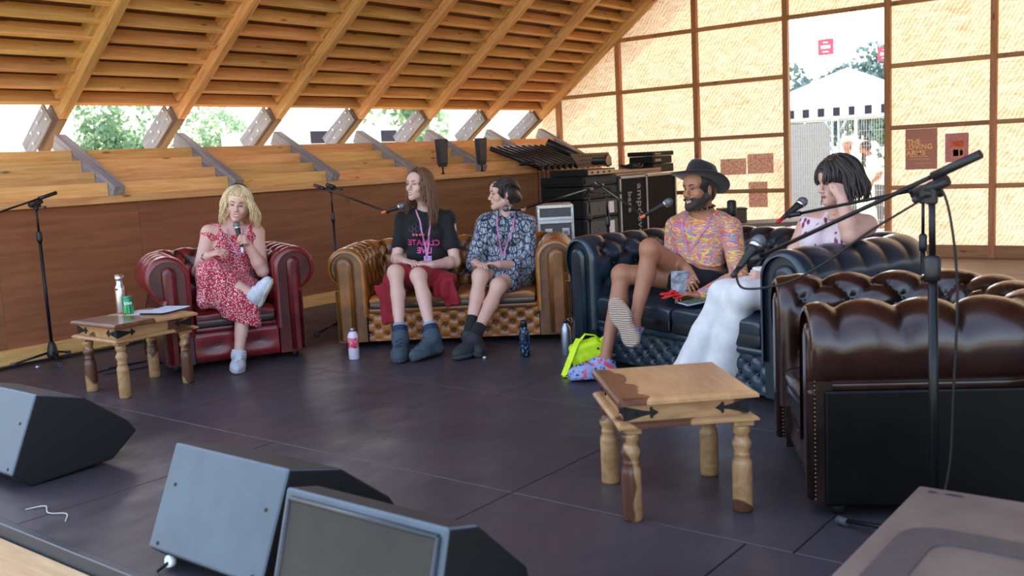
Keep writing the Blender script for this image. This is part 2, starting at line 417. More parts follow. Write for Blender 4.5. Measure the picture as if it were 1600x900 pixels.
def pillow(L, wd, h, seed, dome=.025, n=26):
    """rounded seat cushion lying on z=0, with soft creases"""
    rng = np.random.RandomState(seed)
    u = np.linspace(-1, 1, n); X, Y = np.meshgrid(u, u, indexing='ij')
    def e(v): return np.sign(v) * (1 - (1 - np.abs(v)) ** 2.2)
    x, y = e(X), e(Y); edge = (1 - np.abs(X) ** 6) * (1 - np.abs(Y) ** 6)
    cr = sum(.004 * np.sin(rng.uniform(3, 9) * X * rng.choice([-1, 1]) + rng.uniform(3, 9) * Y + rng.uniform(0, 6)) for _ in range(4))
    zt = h * (.5 + .5 * edge ** .35) + dome * (1 - X ** 2) * (1 - Y ** 2) + cr * edge
    zb = h * (.5 - .5 * edge ** .35)
    s = 1 - .035 * (1 - edge ** .5)
    T = np.stack([x * L / 2 * s, y * wd / 2 * s, zt], -1); Bm = np.stack([x * L / 2 * s, y * wd / 2 * s, zb], -1)
    idx = np.arange(n * n).reshape(n, n)
    f1 = np.stack([idx[:-1, :-1], idx[1:, :-1], idx[1:, 1:], idx[:-1, 1:]], -1).reshape(-1, 4)
    V = np.concatenate([T.reshape(-1, 3), Bm.reshape(-1, 3)])
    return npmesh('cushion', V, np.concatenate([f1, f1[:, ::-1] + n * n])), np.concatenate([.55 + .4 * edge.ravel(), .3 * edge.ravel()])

def chesterfield(name, label, cat, O, F, half, base, r, ztop, ncush, mat, pu, pv, depth=.92, rail_pu=.13, rail_rows=2, seatz=.42, seed=1, mat_front=None, mat_outer=None, stud=True, amp=.022, pushin=0.):
    F = V3((F[0], F[1], 0)).normalized(); rz = math.atan2(F.x, -F.y)    # local +x seen rightwards from the front, +y to the back
    root = thing(name, label, cat, (O[0], O[1], 0), rz)
    wi = half - 2 * r; zc = ztop - r; di = depth - 2 * r
    mat_front = mat_front or mat
    # ---- profile: (a outward, z, normal a, normal z, arc length v (0 where the roll begins))
    pr = []
    for k in range(18):
        z = .24 + (zc - .24) * k / 17; pr.append((0, z, -1, 0, z - zc))
    for k in range(1, 31):
        th = PI - (PI + 1.25) * k / 30
        pr.append((r + r * math.cos(th), zc + r * math.sin(th), math.cos(th), math.sin(th), r * (PI - th)))
    th = -1.25; ae, ze = r + r * math.cos(th), zc + r * math.sin(th)
    bo = base - wi                                                     # offset of the outer side
    for k in range(1, 4): pr.append((ae + (bo - ae) * k / 3, ze - .01 * k, 0.2, -1, r * (PI + 1.25) + .02 * k))
    pr = np.array(pr); vlast = r * PI * .36                            # last button row on the roll
    # ---- inner U path
    rho = .05; path = []
    def add(x, y, dx, dy): path.append((x, y, dx, dy))
    na = max(10, int((di - rho) / .014))
    for k in range(na + 1): add(-wi, (di - rho) * k / na, -1, 0)
    i1 = len(path)
    for k in range(1, 15):
        a = PI - PI / 2 * k / 14; add(-wi + rho + rho * math.cos(a), di - rho + rho * math.sin(a), math.cos(a), math.sin(a))
    nb = max(20, int(2 * (wi - rho) / .014))
    for k in range(1, nb + 1): add(-wi + rho + 2 * (wi - rho) * k / nb, di, 0, 1)
    for k in range(1, 15):
        a = PI / 2 - PI / 2 * k / 14; add(wi - rho + rho * math.cos(a), di - rho + rho * math.sin(a), math.cos(a), math.sin(a))
    for k in range(1, na + 1): add(wi, (di - rho) * (1 - k / na), 1, 0)
    path = np.array(path)
    mid = path[:, :2] + path[:, 2:] * r * .75
    u = np.concatenate([[0], np.cumsum(np.linalg.norm(np.diff(mid, axis=0), axis=1))])
    nb_ = round(u[-1] / pu); pu = u[-1] / nb_
    Pp = u / pu - .5 * 0 + .25
    p = Pp[:, None] + 0 * pr[None, :, 4]; q = (pr[None, :, 4] - vlast) / pv + 0 * p
    topf = np.clip((pr[None, :, 4] - r * PI * .62) / (r * PI * .45), 0, 1) + 0 * p
    tf = puffs(p, q, topf)
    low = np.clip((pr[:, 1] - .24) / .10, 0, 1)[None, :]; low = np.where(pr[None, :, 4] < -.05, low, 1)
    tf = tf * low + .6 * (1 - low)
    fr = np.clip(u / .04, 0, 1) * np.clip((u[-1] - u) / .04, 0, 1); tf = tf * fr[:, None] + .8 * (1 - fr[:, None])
    # deep button wells
    qi = np.round(q * 2) / 2; ph = np.where(np.abs(qi * 2 % 2) > .5, .5, 0.)
    dp = (p - ph) - np.round(p - ph); dist = np.sqrt((dp * pu) ** 2 + ((q - qi) * pv) ** 2)
    well = np.exp(-(dist / .026) ** 2) * (qi <= 0) * low * fr[:, None]
    disp = amp * (tf - .75) - .016 * well
    slope = np.where(pr[:, 4] < 0, -pr[:, 4], 0) * .0
    a = pr[None, :, 0] + pr[None, :, 2] * disp; z = pr[None, :, 1] + pr[None, :, 3] * disp
    X = path[:, None, 0] + path[:, None, 2] * a; Y = path[:, None, 1] + path[:, None, 3] * a
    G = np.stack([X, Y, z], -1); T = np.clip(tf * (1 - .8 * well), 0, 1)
    j1 = i1 + 7; j2 = len(path) - i1 - 7
    # rounded leading edge of each arm
    def lead(Gs, Ts, sgn):
        cx = sgn * (wi + r); out = []
        for k in range(5, 0, -1):
            w = k / 5; g = Gs[0].copy() if sgn < 0 else Gs[-1].copy()
            sh = .05 * (1 - math.sqrt(1 - (w * .94) ** 2))
            c = np.stack([np.full(len(g), cx), g[:, 1], np.clip(g[:, 2], 0, zc)], -1)
            d = g - c; L = np.linalg.norm(d[:, [0, 2]], axis=1, keepdims=True) + 1e-6
            g = g - d / L * sh * np.array([1, 0, 1]); g[:, 1] -= .055 * math.sin(w * PI / 2); out.append(g)
        out = np.array(out); tt = np.repeat((Ts[0] if sgn < 0 else Ts[-1])[None], 5, 0)
        return (np.concatenate([out, Gs]), np.concatenate([tt, Ts])) if sgn < 0 else (np.concatenate([Gs, out[::-1]]), np.concatenate([Ts, tt]))
    gl, tl = lead(G[:j1 + 1], T[:j1 + 1], -1); gr, tr = lead(G[j2:], T[j2:], 1)
    arms = [put('arm', grid_mesh('arm', gl, tl), mat, root), put('arm', grid_mesh('arm', gr, tr), mat, root)]
    back = put('backrest', grid_mesh('backrest', G[j1:j2 + 1], T[j1:j2 + 1]), mat, root)
    # buttons
    bme = MB(); bme.sphere((0, 0, 0), (.011, .011, .007), 8, 5); bme = full(bme.mesh('button'), .45); bme.materials.append(mat)
    for row in range(0, 5):
        v = vlast - row * pv / 2
        jv = int(np.argmin(np.abs(pr[:, 4] - v)))
        if pr[jv, 1] < .36 and v < 0: continue
        for k in range(0, nb_ + 2):
            pt = k + (0 if row % 2 == 0 else .5)
            i = int(np.argmin(np.abs(Pp - pt)))
            if abs(Pp[i] - pt) > .06 or u[i] < .05 or u[-1] - u[i] < .05: continue
            g = G[i, jv]; par = arms[0] if i < j1 else (arms[1] if i > j2 else back)
            nrm = V3((path[i, 2] * pr[jv, 2], path[i, 3] * pr[jv, 2], pr[jv, 3]))
            b = put('button', bme, None, par); b.location = V3(g) + nrm * .003; b.rotation_euler = nrm.to_track_quat('Z', 'Y').to_euler()
    # outer shell
    zs = ze - .02
    for sx in (-1, 1):
        mb = MB(); mb.bx(sx * (base - .035), sx * base, .0, depth - (half - base), .05, zs, bevel=.01); put('outer_side', full(mb.mesh('side'), .30), mat_outer or mat, root)
    yb = depth - (half - base)
    mb = MB(); mb.bx(-base + .01, base - .01, yb - .035, yb, .05, zs, bevel=.01); put('outer_back', full(mb.mesh('back'), .30), mat_outer or mat, root)
    mb = MB(); mb.bx(-base + .03, base - .03, .04, yb - .03, .05, .22); put('underframe', full(mb.mesh('frame'), .1), mat, root)
    # arm fronts with studded scroll panels
    smb = MB(); smb.sphere((0, 0, 0), (.0055, .004, .0055), 6, 4)
    stud_me = smb.mesh('stud'); sv = np.array([v.co[:] for v in stud_me.vertices]); sf = [tuple(p.vertices) for p in stud_me.polygons]
    for sx in (-1, 1):
        def outline(ins, top_r):
            pts = [(wi + ins, .05), (wi + ins, zc)]
            for k in range(1, 16):
                th = PI - (PI + .9) * k / 15; pts.append((wi + r + top_r * math.cos(th), zc + top_r * math.sin(th)))
            pts += [(base - ins * .6, zs - .01), (base - ins * .6, .05)]
            return pts
        fm = MB(); fm.prism([(sx * x, -.030, z) for x, z in outline(.018, r - .022)], (0, .06, 0))
        af = put('arm_front', full(fm.mesh('arm_front'), .45), mat_front, root)
        pw = (base - wi); c0 = wi + .10 if base - wi > .2 else wi + .07; c1 = base - .022
        pc, prr = (c0 + c1) / 2, (c1 - c0) / 2; pzt = zc + r * .52
        def tomb(ins):
            pts = [(c0 + ins, .07), (c0 + ins, pzt - prr)]
            for k in range(1, 13):
                th = PI - PI * k / 13; pts.append((pc + (prr - ins) * math.cos(th), pzt - prr + (prr - ins) * math.sin(th)))
            pts += [(c1 - ins, pzt - prr), (c1 - ins, .07)]
            return pts
        pm = MB(); n = len(tomb(0))
        rs = [[V3((sx * x, y, z)) for x, z in tomb(i)] for (i, y) in ((0, -.028), (.0, -.042), (.006, -.052), (.03, -.058))]
        pm.rings(rs, True, False, True)
        sp = put('scroll_panel', full(pm.mesh('scroll_panel'), .62), mat_front, root)
        if stud:
            tp = tomb(-.008); L = 0; V = []; Fs = []
            for (p0, p1) in zip(tp[:-1], tp[1:]):
                p0, p1 = np.array(p0), np.array(p1); d = np.linalg.norm(p1 - p0)
                while L < d:
                    c = p0 + (p1 - p0) * L / d; o = len(V); V += [(sx * c[0] + w[0], -.033 + w[1], c[1] + w[2]) for w in sv]; Fs += [tuple(i + o for i in f) for f in sf]; L += .0165
                L -= d
            nm = MB(); nm.faces(V, Fs, True); stuff(nm.build('nail_trim', plain('aged_brass', (.20, .13, .06), .35, .9), root))
    # front rail, tufted
    nx = max(30, int(2 * wi / .012)); nz = 22
    xs = np.linspace(-wi - .01, wi + .01, nx); zz = np.linspace(.05, .27, nz)
    PX, PZ = np.meshgrid(xs, zz, indexing='ij')
    npx = max(1, round(2 * wi / rail_pu)); rp = 2 * wi / npx
    if rail_rows == 1: p = (PX + wi) / rp + .5; q = (PZ - .165) / .34
    else: p = (PX + wi) / rp; q = (PZ - .205) / .10
    A, B = p + q, p - q
    tfr = np.sqrt(np.abs(np.sin(PI * A) * np.sin(PI * B)) + 1e-6)
    if rail_rows == 1: tfr = .45 + .55 * np.minimum(1, np.sqrt(((p - np.round(p)) * rp / .16) ** 2 + (q * .34 / .07) ** 2))
    ed = np.clip((PZ - .05) / .04, 0, 1) * np.clip((.27 - PZ) / .03, 0, 1)
    tfr = tfr * ed + .5 * (1 - ed)
    if rail_rows != 1:
        qi = np.round(q * 2) / 2; ph = np.where(np.abs(qi * 2 % 2) > .5, .5, 0.); dp = (p - ph) - np.round(p - ph)
        wl = np.exp(-((dp * rp) ** 2 + ((q - qi) * .10) ** 2) / .019 ** 2) * ed; tfr = .72 + .28 * tfr; tfr = tfr * (1 - .85 * wl)
    yy = .012 - .026 * tfr
    rl = put('front_rail', grid_mesh('front_rail', np.stack([PX, yy, PZ], -1)[:, ::-1], tfr[:, ::-1]), mat, root)
    rowsz = [(.165, .5)] if rail_rows == 1 else [(.205, 0.), (.155, .5), (.105, 0.)]
    for (z, off) in rowsz:
        for k in range(npx + 1):
            x = -wi + (k + (0 if rail_rows != 1 else .5) + (off if rail_rows != 1 else 0)) * rp
            if abs(x) > wi - .03: continue
            b = put('button', bme, None, rl); b.location = (x, .002, z); b.rotation_euler = (PI / 2, 0, 0)
    mb = MB(); mb.bx(-wi - .005, wi + .005, -.03, .1, .262, .31, bevel=.02, seg=3, smooth=True); put('seat_lip', full(mb.mesh('lip'), .7), mat, root)
    cw = 2 * wi / ncush
    for k in range(ncush):
        me, tv = pillow(cw - .006, di - .0 + .045 - pushin, seatz - .295 - .02, seed + k); flt(me, tv)
        put('seat_cushion', me, mat, root, (-wi + cw * (k + .5), (di - .045 + pushin) / 2, .297))
    ft = MB(); ft.lathe([(.0, 0), (.022, 0), (.03, .02), (.03, .045), (.024, .055), (0, .056)], 12); fme = ft.mesh('foot'); fme.materials.append(M_black)
    for sx in (-1, 1):
        for y in (.06, yb - .08): put('foot', fme, None, root, (sx * (base - .08), y, 0))
    return root

L_red = leather('oxblood_leather', rgb(136, 28, 32), rgb(30, 6, 9))
L_tan = leather('tan_leather', rgb(176, 106, 40), rgb(44, 21, 8))
L_blue = leather('navy_leather', rgb(34, 54, 68), rgb(8, 13, 18), .34)
L_brown = leather('dark_brown_leather', rgb(54, 27, 19), rgb(7, 4, 4), .27)
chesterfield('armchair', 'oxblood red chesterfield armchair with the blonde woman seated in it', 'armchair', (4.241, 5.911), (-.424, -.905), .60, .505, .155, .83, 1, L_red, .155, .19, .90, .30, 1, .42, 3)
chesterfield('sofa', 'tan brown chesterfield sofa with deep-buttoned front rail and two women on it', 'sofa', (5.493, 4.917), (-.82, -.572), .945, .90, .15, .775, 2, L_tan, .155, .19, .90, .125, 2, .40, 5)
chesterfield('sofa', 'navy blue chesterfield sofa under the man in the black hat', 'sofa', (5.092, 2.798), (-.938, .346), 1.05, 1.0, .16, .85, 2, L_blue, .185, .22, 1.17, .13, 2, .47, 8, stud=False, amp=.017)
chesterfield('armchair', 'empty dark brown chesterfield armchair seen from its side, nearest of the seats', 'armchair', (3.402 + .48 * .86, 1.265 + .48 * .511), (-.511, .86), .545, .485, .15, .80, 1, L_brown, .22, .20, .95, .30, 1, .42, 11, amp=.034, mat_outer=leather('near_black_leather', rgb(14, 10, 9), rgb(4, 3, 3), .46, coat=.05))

# ================================================================ SIDE TABLES
def table_wood(name, c1, c2, heart):
    t = NT(name); co = t.coord('Object', (3, 14, 14)); g = t.noise(co, 2.0, 5, .6, .8)
    c = t.ramp(g, [(.3, c1), (.7, c2)])
    h = t.noise(t.coord('Object', (2.2, 2.2, 2.2), True), 1.3, 2, .45, .35)
    m = t.ramp(h, [(.585, (0, 0, 0)), (.60, (1, 1, 1))]); c = t.mix(m, c, heart)
    t.set(Base_Color=c, Roughness=.38, Coat_Weight=.2, Coat_Roughness=.2); t.bump(g, .08, .002); return t.m
M_mango = table_wood('mango_wood', rgb(152, 110, 68), rgb(190, 146, 98), rgb(92, 54, 34))
def top_wood(name, edge_x, side):
    """pale board whose darker heartwood meets the sapwood along a wavy line"""
    t = NT(name); co = t.coord('Object', (10, 2.4, 10), False); g = t.noise(co, 2.4, 5, .6, .7)
    c = t.ramp(g, [(.3, rgb(178, 130, 86)), (.7, rgb(202, 156, 108))]); d = t.ramp(g, [(.3, rgb(84, 48, 32)), (.7, rgb(122, 78, 54))])
    sx = t.n('SeparateXYZ'); t.l(t.coord('Object', (1, 1, 1), False), sx.inputs[0])
    w = t.noise(t.coord('Object', (1.5, 4.5, 1), False), 1.6, 3, .5)
    e = t.math('ADD', sx.outputs['X'], t.math('MULTIPLY', t.math('SUBTRACT', w, .5), .22))
    m = t.math('LESS_THAN', e, edge_x)
    t.set(Base_Color=t.mix(m, c, d), Roughness=.34, Coat_Weight=.3, Coat_Roughness=.18); t.bump(g, .06, .002); return t.m
M_iron = plain('black_iron', (.008, .008, .009), .5, .3)
LEGP = [(.0, 0), (.037, 0), (.0385, .01), (.0385, .17), (.037, .19), (.028, .205), (.031, .212), (.031, .222), (.027, .228), (.037, .248), (.038, .262), (.028, .28), (.026, .29), (.034, .30), (.034, .335), (0, .335)]
def side_table(label, c, rz, wx, wy, lx, ly, mtop):
    t = thing('side_table', label, 'table', (c[0], c[1], 0), rz); t.scale = (1, 1, 1.04)
    lm = MB(); lm.lathe(LEGP, 18); lm.box((0, 0, .338), (.078, .078, .02), bevel=.003, seg=1); lme = lm.mesh('leg'); lme.materials.append(M_mango)
    for sx in (-1, 1):
        for sy in (-1, 1):
            o = put('leg', lme, None, t, (sx * lx / 2, sy * ly / 2, 0)); o.rotation_euler = (0, 0, random.choice((0, PI / 2, PI)))
    def slab(z0, z1, w, d, bev):
        m = MB(); h = (w / 2, d / 2); b = bev
        rs = [[V3((sx * (h[0] - i), sy * (h[1] - i), z)) for sx, sy in ((-1, -1), (1, -1), (1, 1), (-1, 1))] for i, z in ((b, z0), (0, z0 + .006), (0, z1 - .012), (b * .5, z1 - .004), (b, z1))]
        m.rings(rs, True, True, True, False); return m
    slab(.347, .372, wx, wy, .02).build('lower_moulding', M_mango, t)
    m = MB(); m.bx(-wx / 2 + .035, wx / 2 - .035, -wy / 2 + .035, wy / 2 - .035, .372, .432); m.build('apron', M_mango, t)
    slab(.432, .462, wx, wy, .022).build('tabletop', mtop, t)
    # iron arrow straps wrapping each corner
    hx, hy = wx / 2 - .035, wy / 2 - .035
    for sx in (-1, 1):
        for sy in (-1, 1):
            m = MB(); L = .115
            for ax in (0, 1):
                def P(s, z, o):    # s inward along the side from the corner
                    return (sx * (hx - s), sy * (hy + o), z) if ax == 0 else (sx * (hx + o), sy * (hy - s), z)
                pts = [(0, .376), (0, .428), (L * .55, .412), (L * .8, .407), (L * .8, .420), (L * .86, .424), (L * .9, .414), (L * 1.08, .402), (L * .9, .390), (L * .86, .380), (L * .8, .384), (L * .8, .397), (L * .55, .392)]
                a = [V3(P(s, z, .0005)) for s, z in pts]; b = V3(P(0, 0, .006)) - V3(P(0, 0, .0005))
                m.prism(a, b)
                m.sphere(P(L * .35, .402, .007), (.007, .007, .007), 6, 4)
            m.build('iron_strap', M_iron, t)
    return t
tr2 = math.atan2(-.73, .683)
side_table('bare wooden side table with a dark heartwood corner in front of the navy sofa', (3.357, 1.873), tr2, .535, .56, .43, .44, top_wood('tabletop_wood', -.17, 0))
side_table('wooden side table with iron straps holding the can, flask and papers, beside the red armchair', (3.470, 5.940), 0., .60, .545, .46, .40, top_wood('tabletop_wood_dark', -.02, 0))
# ================================================================ PEOPLE: one continuous surface each
def nrm(v):
    v = np.asarray(v, float); return v / (np.linalg.norm(v) + 1e-9)
def lerp(a, b, t): return np.asarray(a, float) * (1 - t) + np.asarray(b, float) * t
A3 = lambda *v: np.array(v, float)

class Sdf:
    """distance field on a grid; blended shapes are unioned in, then skinned with surface nets"""
    def __init__(s, lo, hi, h=.0045):
        s.lo = np.array(lo, float); s.h = h; s.n = np.ceil((np.array(hi) - s.lo) / h).astype(int) + 1
        s.g = np.full(s.n, .5, np.float32)
        s.ax = [(s.lo[i] + h * np.arange(s.n[i])).astype(np.float32) for i in range(3)]
    def _w(s, lo, hi):
        a = np.clip(np.floor((np.array(lo) - s.lo) / s.h).astype(int), 0, s.n); b = np.clip(np.ceil((np.array(hi) - s.lo) / s.h).astype(int) + 1, 0, s.n)
        sl = tuple(slice(i, j) for i, j in zip(a, b))
        return sl, s.ax[0][sl[0]][:, None, None], s.ax[1][sl[1]][None, :, None], s.ax[2][sl[2]][None, None, :]
    def op(s, lo, hi, fn, k=.02, mode='u'):
        sl, X, Y, Z = s._w(lo, hi); g = s.g[sl]
        if g.size == 0: return s
        d = fn(X, Y, Z).astype(np.float32)
        if mode == 'u': h = np.clip(.5 + .5 * (g - d) / k, 0, 1); s.g[sl] = g + (d - g) * h - k * h * (1 - h)
        else: h = np.clip(.5 - .5 * (g + d) / k, 0, 1); s.g[sl] = g + (-d - g) * h + k * h * (1 - h)
        return s
    def cone(s, a, b, ra, rb, k=.02, mode='u'):
        a, b = np.asarray(a, float), np.asarray(b, float); ab = b - a; L = ab @ ab + 1e-12; m = max(ra, rb) + k + .03
        def fn(X, Y, Z):
            px, py, pz = X - a[0], Y - a[1], Z - a[2]
            t = np.clip((px * ab[0] + py * ab[1] + pz * ab[2]) / L, 0, 1)
            return np.sqrt((px - t * ab[0]) ** 2 + (py - t * ab[1]) ** 2 + (pz - t * ab[2]) ** 2) - (ra + (rb - ra) * t)
        return s.op(np.minimum(a, b) - m, np.maximum(a, b) + m, fn, k, mode)
    def chain(s, pts, rs, k=.02):
        for i in range(len(pts) - 1): s.cone(pts[i], pts[i + 1], rs[i], rs[i + 1], k)
        return s
    def ball(s, c, r, k=.02, mode='u', B=None):
        c = np.asarray(c, float); r = np.full(3, r) if np.isscalar(r) else np.asarray(r, float); m = r.max() + k + .03
        B = np.eye(3) if B is None else np.asarray(B)               # rows: local axes
        def fn(X, Y, Z):
            p = [(X - c[0]) * B[i, 0] + (Y - c[1]) * B[i, 1] + (Z - c[2]) * B[i, 2] for i in range(3)]
            k0 = np.sqrt(sum((p[i] / r[i]) ** 2 for i in range(3))); k1 = np.sqrt(sum((p[i] / r[i] ** 2) ** 2 for i in range(3))) + 1e-9
            return k0 * (k0 - 1) / k1
        return s.op(c - m, c + m, fn, k, mode)
    def rbox(s, c, hd, rad, B=None, k=.01, mode='u'):
        c = np.asarray(c, float); hd = np.asarray(hd, float); B = np.eye(3) if B is None else np.asarray(B); m = np.linalg.norm(hd) + k + .03
        def fn(X, Y, Z):
            q = [np.abs((X - c[0]) * B[i, 0] + (Y - c[1]) * B[i, 1] + (Z - c[2]) * B[i, 2]) - hd[i] + rad for i in range(3)]
            return np.sqrt(sum(np.maximum(v, 0) ** 2 for v in q)) + np.minimum(np.maximum(np.maximum(q[0], q[1]), q[2]), 0) - rad
        return s.op(c - m, c + m, fn, k, mode)
    def cut(s, p, n, k=.004):
        """drop what lies on the side n points to"""
        n = nrm(n); X, Y, Z = s.ax[0][:, None, None], s.ax[1][None, :, None], s.ax[2][None, None, :]
        d = (X - p[0]) * n[0] + (Y - p[1]) * n[1] + (Z - p[2]) * n[2]; s.g = np.maximum(s.g, d.astype(np.float32)); return s
    def ripple(s, amp, waves, seed=0):
        r = np.random.RandomState(seed); X, Y, Z = s.ax[0][:, None, None], s.ax[1][None, :, None], s.ax[2][None, None, :]
        for i in range(waves):
            w = r.normal(size=3) * 34; s.g += (amp / math.sqrt(waves) * np.sin(X * w[0] + Y * w[1] + Z * w[2] * .6 + r.uniform(0, 6))).astype(np.float32)
        return s
    def skin(s, name):
        g = s.g; n = g.shape; ins = g < 0
        c = np.zeros([d - 1 for d in n], np.int8)
        off = [(i, j, k) for i in (0, 1) for j in (0, 1) for k in (0, 1)]
        sv = lambda A, o: A[o[0]:n[0] - 1 + o[0], o[1]:n[1] - 1 + o[1], o[2]:n[2] - 1 + o[2]]
        for o in off: c += sv(ins, o)
        act = np.argwhere((c > 0) & (c < 8)); idx = np.full(c.shape, -1, np.int32)
        idx[act[:, 0], act[:, 1], act[:, 2]] = np.arange(len(act))
        val = np.stack([g[act[:, 0] + o[0], act[:, 1] + o[1], act[:, 2] + o[2]] for o in off], 1).astype(np.float64)
        P = np.zeros((len(act), 3)); cnt = np.zeros(len(act)); O = np.array(off, float)
        for a in range(8):
            for b in range(a + 1, 8):
                if np.abs(O[a] - O[b]).sum() != 1: continue
                m = (val[:, a] < 0) != (val[:, b] < 0); t = np.where(m, val[:, a] / (val[:, a] - val[:, b] + 1e-12), 0)
                P += m[:, None] * (O[a] + t[:, None] * (O[b] - O[a])); cnt += m
        V = s.lo + s.h * (act + P / cnt[:, None]); Q = []
        for ax in range(3):
            u, w = [(1, 2), (2, 0), (0, 1)][ax]
            A = ins[tuple(slice(0, n[i] - 1) if i == ax else slice(1, n[i] - 1) for i in range(3))]
            Bv = ins[tuple(slice(1, n[i]) if i == ax else slice(1, n[i] - 1) for i in range(3))]
            e = np.argwhere(A != Bv); fl = A[tuple(e.T)]
            e = e + [0 if i == ax else 1 for i in range(3)]
            def at(du, dw):
                q = e.copy(); q[:, u] -= du; q[:, w] -= dw; return idx[tuple(q.T)]
            q = np.stack([at(1, 1), at(0, 1), at(0, 0), at(1, 0)], 1); q[~fl] = q[~fl][:, ::-1]; Q.append(q)
        Q = np.concatenate(Q)
        return npmesh(name, V, Q[(Q >= 0).all(1)])

def rot(v, ax, a):
    ax = nrm(ax); return v * math.cos(a) + np.cross(ax, v) * math.sin(a) + ax * (ax @ v) * (1 - math.cos(a))
def hand(S, w, d, n, t, curl=(20, 25, 15), sc=.92, thumb=(35, 20), spread=4, tuck=0.):
    """w wrist, d towards the knuckles, n out of the palm, t thumb side; curls in degrees"""
    w = np.asarray(w, float); d = nrm(d); n = nrm(np.asarray(n, float) - d * (d @ np.asarray(n, float))); c = np.cross(d, n); t = c if c @ np.asarray(t) > 0 else -c
    tips = []
    for i, (off, ln, L) in enumerate(((.029, .086, .90), (.0095, .090, 1.0), (-.0105, .086, .93), (-.029, .078, .74))):
        b = w + (d * ln + t * off) * sc; S.cone(w + t * off * .55 * sc + d * .012, b, .0165 * sc, .0115 * sc, .012)
        cu = curl[i] if hasattr(curl[0], '__len__') else curl
        dd = rot(d, n, 0) ; dd = nrm(d + t * math.tan(math.radians(spread)) * (1.2 - i * .85)); p = b; ang = 0
        for j, (l, r0, r1) in enumerate(((.043, .0098, .0088), (.027, .0088, .0080), (.021, .0080, .0066))):
            ang += math.radians(cu[j]); v = nrm(dd * math.cos(ang) + n * math.sin(ang)); q = p + v * l * L * sc
            S.cone(p, q, r0 * sc, r1 * sc, .0045); p = q
        tips.append(p)
    S.cone(w, w + (d * .03 + t * .020 + n * .006) * sc, .019 * sc, .018 * sc, .012)
    b = w + (d * .030 + t * .027 + n * .008) * sc; a = math.radians(thumb[0])
    v = nrm(d * math.cos(a) + t * math.sin(a) + n * (.30 + tuck)); q = b + v * .038 * sc; S.cone(b, q, .0135 * sc, .0105 * sc, .008)
    a -= math.radians(thumb[1]); v = nrm(d * math.cos(a) + t * math.sin(a) + n * (.45 + tuck)); q2 = q + v * .030 * sc; S.cone(q, q2, .0105 * sc, .0082 * sc, .005)
    return tips

